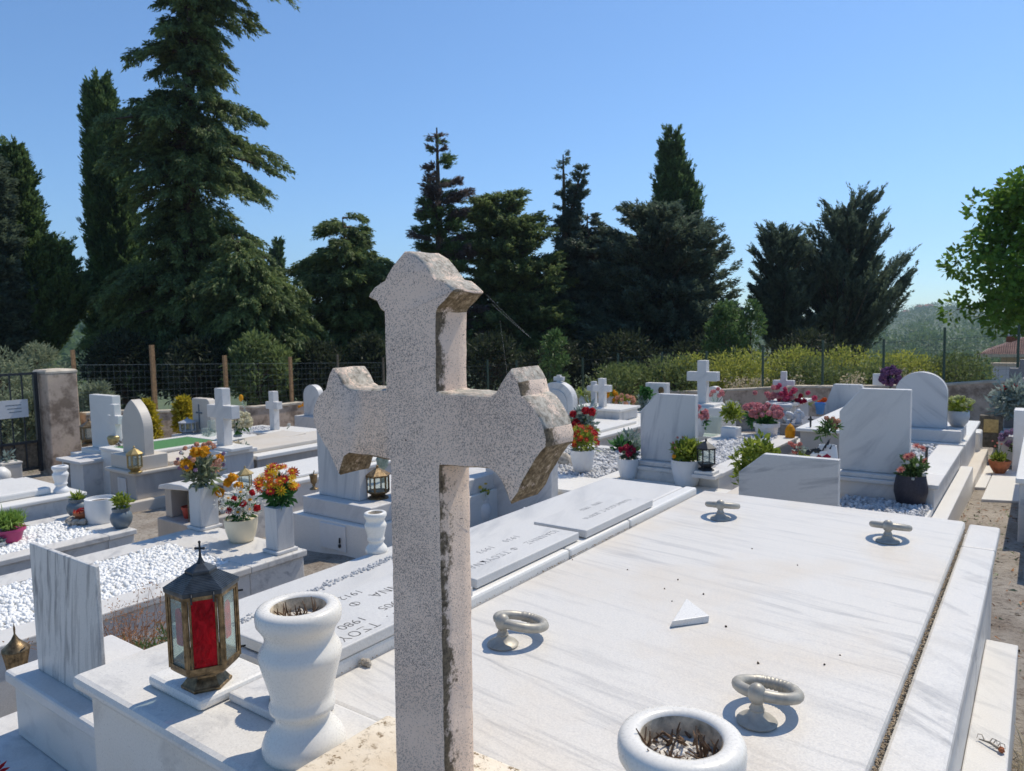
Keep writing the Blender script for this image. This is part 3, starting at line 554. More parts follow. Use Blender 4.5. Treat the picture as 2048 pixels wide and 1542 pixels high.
for s in (1, -1):      # flat red plates stand in for the red pane refracted in the side panes
    k = (fk+s) % 6; m0 = np.array(hexp(RR*.80, 0, k, math.pi/6)); t = np.array([-math.sin(la+k*math.pi/3+math.pi/6), math.cos(la+k*math.pi/3+math.pi/6), 0])
    q = [m0+t*x+np.array([0, 0, z]) for x, z in ((-.012, .115), (-.009, .108), (.010, .108), (.012, .114), (.012, .182), (.004, .192), (-.008, .188), (-.012, .178))]
    n_ = (m0-np.array([LX, LY, LZ])); n_[2] = 0; n_ = n_/np.linalg.norm(n_)*.001; mb.add([x-n_ for x in q]+[x+n_ for x in q], [tuple(range(8)), tuple(range(15, 7, -1))]+[(i, (i+1) % 8, 8+(i+1) % 8, 8+i) for i in range(8)])
m0 = np.array(hexp(RR*.72, 0, fk, math.pi/6)); t = np.array([-math.sin(la+fk*math.pi/3+math.pi/6), math.cos(la+fk*math.pi/3+math.pi/6), 0]); q = [m0+t*x+np.array([0, 0, z]) for x, z in ((-.02, .135), (0, .128), (.02, .137), (.021, .20), (-.021, .20))]; n_ = (m0-np.array([LX, LY, LZ])); n_[2] = 0; n_ = n_/np.linalg.norm(n_)*.0015
mb.add([x-n_ for x in q]+[x+n_ for x in q], [tuple(range(5)), tuple(range(9, 4, -1))]+[(i, (i+1) % 5, 5+(i+1) % 5, 5+i) for i in range(5)])
build('red_plates', mb, 'redplate', L0)
pr = [(.0765, .221), (.0775, .224), (.0775, .230)]
n = 11
for i in range(n): r = .0775-(.0775-.032)*(i+1)/n; z = .230+.026*(i+1)/n; pr += [(r+.0052, z-.0016), (r+.0046, z)]
pr += [(.033, .2565), (.033, .262)]
for i in range(5): r = .033-(.033-.010)*(i+1)/5; z = .262+.013*(i+1)/5; pr += [(r+.003, z-.0005), (r+.002, z)]
build('roof', hexlathe(pr), 'roofm', L0)
mb = MB(); mb.lathe([(.011, .273), (.007, .279), (.0035, .288), (.0028, .297)], (LX, LY, LZ), 10)
u = np.array([-math.sin(la), math.cos(la), 0]); t = np.array([CR[0], CR[1], 0]); c_ = np.array([LX, LY, LZ+.308]); mb.tube([c_-(0, 0, .013), c_+(0, 0, .014)], [.0028, .0022], 6); mb.tube([c_-t*.0085, c_+t*.0085], .0024, 6)
for q in (c_-t*.009, c_+t*.009, c_+np.array([0, 0, .014])): mb.ball(q, .0033, seg=8, rings=5)
build('finial', mb, 'black', L0)
mb = MB()
for k in range(6):
    o_ = np.array(hexp(1, 0, k, math.pi/6))-np.array([LX, LY, LZ]); c_ = np.array(hexp(.066, .22, k, math.pi/6)); tt = np.cross(o_, (0, 0, 1))
    if k == fk:
        for s in (-1, 1): mb.tube([c_+tt*s*.022+(0, 0, .009), c_+tt*s*.022+o_*.006+(0, 0, .004), c_+tt*s*.022+o_*.005-(0, 0, .012)], .0022, 6)
    if k == (fk+1) % 6 or k == (fk-1) % 6:
        for z in (.2, .07): q = np.array(hexp(.071, z, (fk+2) % 6)); mb.tube([q, q+(np.array(hexp(1, 0, (fk+2) % 6))-np.array([LX, LY, LZ]))*.014], .0022, 6)
build('latches', mb, 'black', L0); L0.scale = (.855, .855, .855)
# ------------------------------------------------------------------ small builders
ICO = None
def pebbles(name, x0, x1, y0, y1, z, n, r, m_='pebble', seg=6, rings=4):
    t = MB(); t.ball((0, 0, 0), 1, seg=seg, rings=rings); tv = np.array(t.v); nv = len(tv)
    pos = np.stack([RNG.uniform(x0, x1, n), RNG.uniform(y0, y1, n), z+RNG.uniform(-.2, .7, n)*r], 1)
    sc = r*RNG.uniform(.55, 1.35, (n, 1))*RNG.uniform(.6, 1.15, (n, 3)); V = tv[None]*(1+RNG.uniform(-.22, .22, (n, nv, 1)))*sc[:, None]
    a = RNG.uniform(0, 6.28, n); b_ = RNG.uniform(-.7, .7, n); ca, sa, cb, sb = np.cos(a)[:, None], np.sin(a)[:, None], np.cos(b_)[:, None], np.sin(b_)[:, None]
    x, y, zz = V[..., 0]*cb-V[..., 2]*sb, V[..., 1], V[..., 0]*sb+V[..., 2]*cb; V = np.stack([x*ca-y*sa, x*sa+y*ca, zz], 2)+pos[:, None]
    org = np.array([(x0+x1)/2, (y0+y1)/2, z]); me = bpy.data.meshes.new(name)
    f = np.array([list(q)+[q[2]]*(4-len(q)) for q in t.f]); fs = []
    me.from_pydata((V.reshape(-1, 3)-org).tolist(), [], [tuple(i+k*nv for i in q) for k in range(n) for q in t.f])
    me.materials.append(M[m_]); me.polygons.foreach_set('use_smooth', [True]*len(me.polygons))
    o = link(name, me, None, tuple(org)); mb = MB(); mb.box(x0, x1, y0, y1, z-.05, z-.004); 
    b = build('bed', mb, m_, o); return tag(o, kind='stuff')
def kerbed(name, label, x0, x1, y0, y1, zt, w=.14, drop=.5, m_='kerb', ends=(None, None), cat='grave'):
    g = thing(name, label, cat, ((x0+x1)/2, (y0+y1)/2, zt-drop)); e0, e1 = ends[0] or w, ends[1] or w
    for a in ((x0, x0+w, y0+e0+.001, y1-e1-.001), (x1-w, x1, y0+e0+.001, y1-e1-.001)):
        mb = MB(); mb.box(*a, zt-.03, zt); mb.box(a[0]+.012, a[1]-.012, a[2], a[3], zt-drop, zt-.031); build('side_kerb', mb, m_, g, bevel=.005)
    for i, a in enumerate(((x0, x1, y0, y0+e0), (x0, x1, y1-e1, y1))):
        mb = MB(); mb.box(*a, zt-.03, zt); mb.box(a[0]+.012, a[1]-.012, a[2]+(.012, 0)[i], a[3]-(0, .012)[i], zt-drop, zt-.031); build('end_kerb', mb, m_, g, bevel=.005)
    return g
def boxpart(name, m_, g, x0, x1, y0, y1, z0, z1, bev=.006):
    mb = MB(); mb.box(x0, x1, y0, y1, z0, z1); return build(name, mb, m_, g, bevel=bev)
def stele_poly(kind, x0, x1, z0, z1):
    w_ = x1-x0; h = z1-z0; c = (x0+x1)/2
    if kind == 'rect': return [(x0, z0), (x1, z0), (x1, z1), (x0, z1)]
    if kind == 'chamfer': return [(x0, z0), (x1, z0), (x1, z1), (x0+w_*.32, z1), (x0, z1-h*.27)]
    if kind == 'oct': return [(x0, z0), (x1, z0), (x1, z1-h*.16), (x1-w_*.16, z1), (x0+w_*.2, z1), (x0, z1-h*.26)]
    if kind == 'round':
        k = 24; r = w_/2; return [(x0, z0), (x1, z0)]+[(c+r*math.cos(math.pi*i/k), z1-r*.92+r*.92*math.sin(math.pi*i/k)) for i in range(k+1)]
    if kind == 'ogive':
        R = []; k = 12
        for i in range(k+1): t = i/k; R.append((x1-w_*.5*t**1.9, z1-h*.52*(1-t)**1.0*(1-.25*t)))
        Lf = [(2*c-x, z) for x, z in R[::-1]]; return [(x0, z0), (x1, z0)]+R+Lf[1:]
def stele(g, m_, kind, x0, x1, y, th, z0, z1, name='headstone'):
    mb = MB(); mb.prism(stele_poly(kind, x0, x1, z0, z1), y, y+th); return build(name, mb, m_, g, bevel=.006)
def latin_cross(g, m_, c, y, z0, z1, span, w_, th, zc=None, name='cross'):
    zc = zc or z0+(z1-z0)*.68; h = w_/2
    P = [(c-h, z0), (c+h, z0), (c+h, zc-h), (c+span/2, zc-h), (c+span/2, zc+h), (c+h, zc+h), (c+h, z1), (c-h, z1), (c-h, zc+h), (c-span/2, zc+h), (c-span/2, zc-h), (c-h, zc-h)]
    mb = MB(); mb.prism(P, y, y+th); return build(name, mb, m_, g, bevel=.006)
POT = dict(tumbler=[(.62, 0), (.70, .04), (.80, .2), (.92, .5), (.99, .8), (1, 1), (.93, 1), (.93, .9), (0, .88)], bowl=[(.45, 0), (.55, .02), (.85, .3), (1, .62), (.97, .95), (.9, 1), (.84, 1), (.84, .9), (0, .88)],
 round=[(.5, 0), (.62, .03), (.9, .25), (1, .48), (.93, .7), (.72, .82), (.78, .9), (.82, 1), (.76, 1), (.68, .88), (0, .86)], cyl=[(.93, 0), (.97, .03), (1, .5), (1, 1), (.93, 1), (.93, .88), (0, .86)],
 flower=[(.66, 0), (.70, .02), (.9, .78), (1.02, .8), (1.03, 1), (.94, 1), (.92, .9), (0, .88)], barrel=[(.78, 0), (.84, .03), (1, .4), (1, .6), (.86, 1), (.8, 1), (.78, .9), (0, .88)], saucer=[(.4, 0), (.5, .05), (.8, .45), (1, .85), (1, 1), (.92, 1), (.9, .9), (0, .86)])
def pot(name, label, p, r, h, m_, shape='tumbler', cat='flower pot', group=None, seg=32, sx=1, sy=1):
    o = thing(name, label, cat, p, group); mb = MB(); mb.lathe([(a*r, b_*h) for a, b_ in POT[shape]], tuple(p), seg, close=False, sx=sx, sy=sy); mb.lathe([(0, 0), (POT[shape][0][0]*r, .0)], tuple(p), seg, close=False, sx=sx, sy=sy)
    build('pot', mb, m_, o, smooth=True, ang=45)
    mb = MB(); mb.lathe([(0, .885*h), (.9*r*(.75 if shape == 'round' else 1), .87*h)], tuple(p), 16, close=False, sx=sx, sy=sy); build('soil', mb, 'bark', o); return o
def foliage(o, c, R, n, L, Wd, m_='l_green', up=.3, name='foliage', k=14, flat=.8, loc=(0, 0, 0)):
    c = np.array(c); R = np.array(R)*np.ones(3); d = rdir(k); C = c+d*R*RNG.uniform(.3, .85, (k, 1)); V = clumps(C, np.full(k, R.min()*.45), max(2, n//k), L, Wd, up, flat); return fast_mesh(name, V, m_, o, loc)
def stems(o, base, tops, r, m_='l_green', name='stems'):
    mb = MB()
    for t in tops: t = np.array(t); b_ = np.array(base)+RNG.normal(size=3)*np.array([1, 1, 0])*r*3; mb.tube([b_, (b_+t)/2+RNG.normal(size=3)*r*3, t], [r, r*.9, r*.7], 4)
    return build(name, mb, m_, o)
def bloom_geo(mb, c, nrm, r, petals=10, rows=2, mi=0, mc=1, cr=.28, cup=.25):
    nrm = np.array(nrm, float); nrm /= np.linalg.norm(nrm); a = np.cross(nrm, (.3, .5, .81)); a /= np.linalg.norm(a); b_ = np.cross(nrm, a); c = np.array(c, float)
    for q in range(rows):
        rr = r*(1-.26*q); off = random.random()
        for i in range(petals):
            t = 2*math.pi*(i+off)/petals; d = a*math.cos(t)+b_*math.sin(t); s = -a*math.sin(t)+b_*math.cos(t); wv = rr*2.3/petals*1.1; u_ = nrm*r*(cup*(q+.6)+random.uniform(-.08, .08))
            mb.add([c+d*rr*.12, c+d*rr*.6+s*wv*.55+u_*.5, c+d*rr+u_, c+d*rr*.6-s*wv*.55+u_*.5], [(0, 1, 2, 3)], mi)
    if mc is not None: mb.ball(c+nrm*r*.12, r*cr, mi=mc, seg=8, rings=5, sz=.7)
def ball_bloom(mb, c, r, mi=0, n=26):
    d = rdir(n); V = []
    for q in d:
        q = q/np.linalg.norm(q); a = np.cross(q, RNG.normal(size=3)); a /= np.linalg.norm(a); b_ = np.cross(q, a); p = np.array(c)+q*r*.72; w_ = r*.55; V.append([p-a*w_*.9-q*r*.15, p+b_*w_*.8+q*r*.1, p+a*w_*.9-q*r*.12, p-b_*w_*.8+q*r*.22])
    mb.quads(V, mi); mb.ball(c, r*.72, mi, seg=8, rings=5)
def blooms(o, C, r, m_, centre='p_yellow', kind='open', petals=10, name='blooms', toward=None, each=None, rows=2):
    each = len(C) <= 16 if each is None or each is False else each
    out = []; mb = MB()
    for c in C:
        if each: mb = MB()
        rr = r*random.uniform(.8, 1.15)
        if kind == 'open': nv = np.array(toward if toward is not None else -np.array(c)/np.linalg.norm(c)*.8+np.array([0, 0, .55]))+RNG.normal(size=3)*.28; bloom_geo(mb, c, nv, rr, petals, rows)
        else: ball_bloom(mb, c, rr)
        if each: out.append(build('flower_head', mb, [m_, centre], o))
    return out if each else build(name, mb, [m_, centre], o)
def around(c, R, n, zmin=-.2):
    out = []; c = np.array(c); R = np.array(R)*np.ones(3)
    while len(out) < n:
        d = RNG.normal(size=3); d /= np.linalg.norm(d)
        if d[2] > zmin and all(np.linalg.norm((c+d*R)-q) > R.min()*.42 for q in out[-14:]): out.append(c+d*R)
        elif random.random() < .02 and d[2] > zmin: out.append(c+d*R)
    return out
def small_lantern(label, p, h, w_, m_, group=None, sides=4, glassm='glass', base=True):
    o = thing('lantern', label, 'lantern', p, group); p = np.array(p); r = w_*.62
    mb = MB(); mb.lathe([(r*.9, 0), (r*.9, h*.04), (r*.55, h*.10), (r*.9, h*.18), (r, h*.2)], tuple(p), sides*2 if sides > 4 else 4); build('foot', mb, m_, o)
    mb = MB()
    for k in range(sides):
        a = 2*math.pi*k/sides; q = p+np.array([r*.95*math.cos(a), r*.95*math.sin(a), 0]); mb.tube([q+(0, 0, h*.2), q+(0, 0, h*.68)], w_*.055, 5)
    mb.lathe([(r*.85, h*.2), (r*1.02, h*.2), (r*1.02, h*.23), (r*.85, h*.23), (r*.85, h*.2)], tuple(p), sides, close=False); mb.lathe([(r*.85, h*.65), (r*1.02, h*.65), (r*1.02, h*.69), (r*.85, h*.69), (r*.85, h*.65)], tuple(p), sides, close=False); build('frame', mb, m_, o)
    mb = MB(); mb.lathe([(r*.86, h*.22), (r*.86, h*.66)], tuple(p), sides, close=False); build('glass', mb, glassm, o)
    mb = MB(); mb.lathe([(r*1.15, h*.685), (r*1.15, h*.71), (r*.45, h*.85), (r*.15, h*.9), (r*.1, h*.93), (r*.14, h*.96), (.001, h)], tuple(p), max(sides, 6)); build('roof', mb, m_, o); return o

# ------------------------------------------------------------------ A: stepped grave with the veined standing slab (left)
A = thing('stepped_grave', 'stepped marble grave with tall grey veined standing slab at left edge', 'grave', (-1.95, .95, -1.2))
boxpart('upper_plate', 'soft', A, -2.262, -1.63, .735, 1.02, -.935, -.900, .008)
boxpart('riser', 'kerb', A, -2.245, -1.63, .752, 1.0, -1.085, -.941, .003)
boxpart('lower_step', 'soft', A, -2.40, -1.60, .57, 1.2, -1.4, -1.087, .008)
mb = MB(); mb.prism([(-2.187, -.8995), (-1.817, -.8995), (-1.817, -.549), (-2.187, -.549)], .79, .802); build('headstone', mb, 'vein', A, bevel=.003)
q = atY(60, 1341, 1.0)
lb = thing('urn_lamp', 'small old brass ribbed urn lamp half hidden behind the stepped grave', 'lamp', (0, 0, 0)); q = at(36, 1360, -1.02); k = dep(q)/F; lb.location = tuple(q); ORG[lb] = q
mb = MB(); mb.lathe([(14*k, 0), (16*k, 20*k), (19*k, 40*k), (23*k, 62*k)], tuple(q), 36, rib=.05); build('body', mb, 'brass', lb)
mb = MB(); mb.lathe([(25*k, 63*k), (24*k, 67*k), (14*k, 76*k), (7*k, 84*k), (4*k, 90*k), (1.6*k, 95*k), (2*k, 106*k), (.2*k, 118*k)], tuple(q), 28); build('lid', mb, 'brass', lb, smooth=True, ang=40)
mb = MB(); mb.tube([q+np.array([24*k, 0, 66*k]), q+np.array([29*k, 6*k, 72*k])], 1.5*k); build('latch', mb, 'black', lb)
# dry plants in the gap
q = at(262, 1300, -1.08); o = thing('dry_shrub', 'dried rust coloured wispy shrub between the lantern tomb and gravel grave', 'plant', q)
C = []; mb = MB()
for i in range(90):
    e = q+np.array([RNG.normal()*.085, RNG.normal()*.11, RNG.uniform(.03, .17)]); b_ = q+np.array([RNG.normal()*.03, RNG.normal()*.05, -.1]); mb.tube([b_, (b_+e)/2+RNG.normal(size=3)*.012, e], [.0016, .001, .0005], 4); C += [e, b_*.35+e*.65]
build('stems', mb, 'l_dry', o); fast_mesh('dry_leaves', clumps(np.array(C), np.full(len(C), .022), 9, .012, .004, .2), 'l_dry', o)
q = at(335, 1290, -1.06); o = thing('weed_tuft', 'small green weed tuft beside the dried rust coloured shrub', 'plant', q)
C = q+RNG.normal(size=(40, 3))*np.array([.05, .07, .02]); fast_mesh('leaves', cards(np.repeat(C, 9, 0), rdir(360, .8), RNG.uniform(.025, .06, 360), np.full(360, .004)), 'l_mid', o)
# red flower at the corner
q = atD(-12, 1548, 1.75); o = thing('silk_flower', 'red silk flower peeking in at the bottom left corner', 'flower', q); blooms(o, [q], .034, 'p_red', 'p_crimson', toward=(.6, -.5, .6), petals=12, rows=3); stems(o, q-np.array([0, 0, .2]), [q], .003)

# ------------------------------------------------------------------ B: gravel grave with two pillars of flowers
B1 = kerbed('gravel_grave', 'white pebble grave with marble kerb and two square flower pillars', -3.605, -2.775, -.6, 2.15, -1.02, .15, .5, 'kerb', (None, .30))
pebbles('white_pebbles', -3.45, -2.93, .75, 1.85, -1.032, 5600, .0095, seg=6, rings=4)
def pillar(label, px, hw, h):
    q = at(*px, -1.02); o = thing('flower_pillar', label, 'pillar', q, 'square marble flower pillars'); boxpart('foot', 'soft', o, q[0]-hw-.012, q[0]+hw+.012, q[1]-hw-.012, q[1]+hw+.012, -1.0195, -1.003, .004)
    boxpart('shaft', 'greyw', o, q[0]-hw, q[0]+hw, q[1]-hw, q[1]+hw, -1.0025, -1.0+h, .004); return q
M['greyw'] = marble('grey_veined_marble', (.62, .63, .64), (.34, .36, .4), (0, R_(90), 0), (1, 6, 6), 2.4, .8, (.5, .7), .1, .42, .2)
q1 = pillar('near square grey marble pillar carrying a red and yellow bouquet', (561, 1102), .046, .195); q2 = pillar('far square grey marble pillar carrying mixed orange flowers', (410, 1055), .052, .205)
def bouquet(name, label, base, rad, hgt, cols, leaf='l_green', nl=160, group=None):
    o = thing(name, label, 'bouquet', base, group); c = np.array(base)+np.array([0, 0, hgt]); foliage(o, np.array(base)+np.array([0, 0, hgt*.55]), (rad*.75, rad*.75, hgt*.5), nl, rad*.6, rad*.22, leaf, .3)
    stems(o, base, [np.array(c)+RNG.normal(size=3)*rad*.4 for _ in range(7)], rad*.035)
    for (m_, n, r, kind, R, zm, cen) in cols: blooms(o, around(c, np.array([R, R, R*.8])*rad, n, zm), r*rad, m_, cen, kind, each=True, petals=11)
    return o
bouquet('flower_bouquet', 'dense dome bouquet of red, orange and yellow daisies on near pillar', (q1[0], q1[1], -.806), .088, .115, [('p_yellow', 20, .31, 'open', .95, -.45, 'p_gold'), ('p_red', 11, .31, 'open', 1.0, -.45, 'p_yellow'), ('p_orange', 11, .31, 'open', 1.0, -.5, 'p_yellow'), ('p_white', 14, .18, 'open', .95, -.5, 'p_yellow')], nl=260)
o = bouquet('flower_bouquet', 'loose tall bouquet with orange dahlias and pale sprigs on far pillar', (q2[0], q2[1], -.796), .10, .13, [('p_gold', 5, .34, 'ball', .95, -.5, 'p_gold'), ('p_lilac', 12, .12, 'ball', 1.15, -.6, 'p_gold'), ('p_white', 10, .1, 'ball', 1.15, -.6, 'p_gold'), ('p_peach', 9, .17, 'ball', 1.2, -.3, 'p_gold')], 'l_olive', 260)
cc = atD(431, 935, dep(np.array([q2[0], q2[1], -.6]))); blooms(o, [cc], .036, 'p_peach', 'p_hot', each=True, petals=12)
for x, y in ((455, 965), (478, 972), (466, 955), (440, 985)): blooms(o, [atD(x, y, 3.85)], .034, 'p_gold', 'p_gold', 'ball', each=True)
fast_mesh('broad_leaves', cards(np.array([atD(428, 985, 3.85)]*5), rdir(5, .7), np.full(5, .075), np.full(5, .045)), 'l_lime', o)
qp = at(484, 1082, -1.02); kp = dep(qp)/F; o = pot('flower_pot', 'round cream pot with red roses and white daisies between the pillars', (qp[0], qp[1], -1.0195), 32.5*kp, 47*kp, 'cream', 'tumbler', group=None)
c0 = np.array([qp[0], qp[1], -1.02+52*kp]); foliage(o, c0+(0, 0, 12*kp), (30*kp, 30*kp, 24*kp), 240, 20*kp, 5*kp, 'l_green', .5)
blooms(o, around(c0+(0, 0, 14*kp), 33*kp, 15, -.25), 12*kp, 'p_white', 'p_gold', petals=14, each=True); fast_mesh('white_sprays', clumps(np.array(around(c0+(0, 0, 18*kp), 40*kp, 14, -.1)), np.full(14, 9*kp), 16, 9*kp, 2.6*kp, .2), 'p_white', o)
for x, y in ((458, 1021), (468, 997), (486, 1008), (514, 1016), (505, 985)): blooms(o, [atD(x, y, dep(qp)-.09)], 7.5*kp, 'p_red', 'p_crimson', 'ball', each=True)

# ------------------------------------------------------------------ C: pebble grave with pots
kerbed('gravel_grave', 'white pebble grave with a magenta pot and a cluster of potted plants', -5.02, -4.258, -.6, 2.10, -1.13, .12, .5, 'kerb', (None, .16))
pebbles('white_pebbles', -4.90, -4.375, .95, 1.94, -1.143, 3200, .0115, seg=6, rings=4)
def P_at(px, z): q = at(*px, z); return np.array([q[0], q[1], z+.0005]), dep(q)/F
p, k = P_at((244, 1055), -1.13); o = pot('flower_pot', 'glossy blue grey round pot at the corner, small yellow green shrub', p, 20.5*k, 40*k, 'bluegrey', 'round'); foliage(o, p+(0, 0, 52*k), (16*k, 16*k, 15*k), 240, 11*k, 4*k, 'l_lime', .5)
p, k = P_at((157, 1033), -1.13); o = pot('flower_pot', 'blue grey pot with yellow spiky rosette behind the clay bowl', p, 20*k, 36*k, 'bluegrey', 'round'); fast_mesh('rosette', cards(np.repeat([p+(0, 0, 33*k)], 40, 0), rdir(40, .9), RNG.uniform(14*k, 26*k, 40), np.full(40, 5*k)), 'l_lime', o)
p, k = P_at((203, 1043), -1.13); o = pot('flower_pot', 'large empty shiny white pot behind the blue grey pot', p, 28*k, 48*k, 'whitepot', 'cyl')
p, k = P_at((168, 1044), -1.13); o = pot('flower_pot', 'small clay bowl of dry red succulents ringed by stones', p, 17.5*k, 21*k, 'terra', 'flower'); fast_mesh('red_succulent', clumps(np.array(around(p+(0, 0, 20*k), (12*k, 12*k, 6*k), 12, 0)), np.full(12, 4*k), 10, 6*k, 3*k, .4), 'p_red', o)
mb = MB()
for i in range(13):
    a = i*.48; mb = MB(); c_ = p+np.array([(26*k+random.uniform(-2, 2)*k)*math.cos(a), (24*k)*math.sin(a), 6*k]); mb.ball(c_, 8*k, seg=9, rings=6, rough=.12, sz=.8); tag(build('ring_stone', mb, 'stone', smooth=True), 'rounded beige stone in the ring round the clay bowl', 'stone', 'stones round the clay bowl')
p, k = P_at((18, 1083), -1.13); o = pot('flower_pot', 'magenta plastic pot with dense clipped green grass ball', p, 30*k, 27*k, 'magenta', 'flower'); fast_mesh('grass_ball', cards(np.repeat(np.array([p+(0, 0, 40*k)]), 1500, 0)+RNG.normal(size=(1500, 3))*np.array([10, 10, 5])*k, rdir(1500, .55), RNG.uniform(12*k, 25*k, 1500), np.full(1500, 2.4*k)), 'l_grass', o)
p, k = P_at((-4, 1092), -1.13); o = pot('flower_pot', 'bluish succulent in a low grey pot at the very left edge', p+np.array([.02, 0, 0]), 11*k, 9*k, 'gpot', 'bowl'); fast_mesh('succulent', cards(np.repeat([p+np.array([.02, 0, 8*k])], 60, 0), rdir(60, .6), RNG.uniform(8*k, 16*k, 60), np.full(60, 5*k)), 'l_silver', o)

# ------------------------------------------------------------------ D: slab grave with a white urn, planter by the gate
D_ = thing('slab_grave', 'low marble tomb with thick white lid in front of the iron gate', 'grave', (-5.6, 1, -1.5))
boxpart('base', 'soft', D_, -6.05, -5.13, -.6, 2.19, -1.6, -1.058, .006); boxpart('cornice', 'white', D_, -6.07, -5.112, -.6, 2.21, -1.057, -1.03, .008); boxpart('lid', 'white', D_, -5.86, -5.25, -.5, 2.05, -1.0295, -.985, .012)
q = at(126, 985, -1.03); urn(q[0]-.02, q[1]+.0, -1.0295, .72, 'white glazed urn standing at the corner of the low slab tomb', soil=False, mt='whitepot')
q = atX(22, 966, -8); o = thing('planter', 'square grey marble planter with a sprig beside the gate', 'planter', q); boxpart('foot', 'beige', o, q[0]-.3, q[0]+.1, q[1]-.12, q[1]+.15, q[2]-.5, q[2], .006); boxpart('box', 'greyv', o, q[0]-.1, q[0]+.06, q[1]-.085, q[1]+.085, q[2]+.0005, q[2]+.185, .008); boxpart('rim', 'beige', o, q[0]-.105, q[0]+.065, q[1]-.09, q[1]+.09, q[2]+.186, q[2]+.205, .004)
foliage(o, q+(-.02, 0, .23), .06, 50, .07, .02, 'l_silver', .6)
q = atX(2, 966, -7.9); mb = MB(); mb.ball(q+(0, 0, .07), .085, seg=14, rings=8, rough=.05); tag(build('white_stone', mb, 'white', smooth=True), 'rounded white stone beside the square planter', 'stone')

# ------------------------------------------------------------------ G2 and G1: tombs by the pillar
def zY(x, y, Y): return atY(x, y, Y)[2]
X1 = -7.255; X0 = -7.80
G2 = thing('arch_tomb', 'beige marble tomb with pointed arch headstone and a pale sloping cover', 'tomb', (-7.5, 4.6, -1.75))
boxpart('step', 'beige', G2, -7.85, -7.19, 3.48, 6.0, -1.9, -1.64, .01); boxpart('chest', 'greyv', G2, -7.8, -7.26, 3.6, 5.7, -1.6395, -1.395, .006); boxpart('niche_door', 'greyw', G2, -7.62, -7.45, 3.588, 3.599, -1.63, -1.44, .003)
boxpart('top_plate', 'beige', G2, -7.84, -7.235, 3.57, 5.75, -1.3945, -1.358, .01); boxpart('pedestal', 'beige', G2, -7.80, -7.28, 3.62, 3.95, -1.3575, -1.215, .008)
q0 = atY(246, 900, 3.72); q1_ = atY(289, 900, 3.72); zt_ = zY(257, 799, 3.72); stele(G2, 'beige', 'ogive', q0[0], q1_[0], 3.72, .10, -1.2145, zt_)
mb = MB(); mb.prism([(0, 0), (1.75, 0), (1.75, .12), (0, .045)], 0, .46); mb.v = [(-7.30-y, 3.97+x, -1.357+z) for x, y, z in mb.v]; build('sloped_cover', mb, 'beige', G2, bevel=.01)
p = atY(291, 946, 3.52); small_lantern('glass lantern with a domed gold lid beside the arch headstone', (-7.235+.0, 3.585, -1.3575), .27, .115, 'gold', sides=8)
G1 = thing('cross_tomb', 'white marble tomb with tall rectangular headstone carrying a small cross', 'tomb', (-9.2, 4.6, -1.9))
xa, xb = atY(181, 890, 4.2)[0], atY(226, 890, 4.2)[0]; zt_ = zY(200, 791, 4.2)
boxpart('chest', 'soft', G1, -9.75, -8.75, 4.1, 6.1, -2.05, -1.49, .008); boxpart('top_plate', 'white', G1, -9.78, -8.72, 4.06, 6.15, -1.4895, -1.44, .008); boxpart('pedestal', 'white', G1, -9.62, -8.8, 4.12, 4.7, -1.4395, -1.375, .008)
stele(G1, 'white', 'rect', xa, xb, 4.22, .1, -1.3745, zt_); latin_cross(G1, 'white', atY(219, 820, 4.1)[0]-.03, 4.14, -1.3745, zY(215, 808, 4.14), .25, .1, .075)
G3 = thing('niche_box', 'small marble lamp box with dark opening beside the gate pillar', 'box', (-9.6, 3.6, -1.9)); q = atY(143, 960, 3.75); 
for nm, a in (('side', (q[0]-.10, q[0]-.06, 3.7, 4.0, -1.95, -1.43)), ('side', (q[0]+.1, q[0]+.42, 3.7, 4.0, -1.95, -1.43)), ('back', (q[0]-.0595, q[0]+.0995, 3.95, 4.0, -1.95, -1.43)), ('roof', (q[0]-.15, q[0]+.45, 3.66, 4.04, -1.4295, -1.395))): boxpart(nm, 'soft', G3, *a, .005)
boxpart('floor', 'greyv', G3, q[0]-.3, q[0]+.75, 3.35, 4.05, -2.15, -1.951, .01)
p = atY(181, 880, 4.3); small_lantern('bronze lantern with clear glass behind the rectangular headstone', (p[0]-.02, 4.3, -1.3745), .33, .16, 'brass', sides=6)
p = atY(229, 892, 4.15); o = thing('brass_cup', 'small gold vigil cup at the foot of the cross headstone', 'cup', (p[0], 4.15, -1.3745)); mb = MB(); mb.lathe([(.05, 0), (.02, .02), (.025, .08), (.06, .1), (.075, .18), (.06, .2), (0, .2)], (p[0], 4.15, -1.3745), 18, close=False); build('cup', mb, 'gold', o, smooth=True)
p = atY(236, 892, 4.1); o = thing('dry_bouquet', 'dark withered bouquet lying between two headstones', 'bouquet', (p[0], 4.1, -1.3745)); foliage(o, (p[0]+.04, 4.1, -1.30), (.09, .07, .07), 120, .06, .02, 'l_brown', .2)
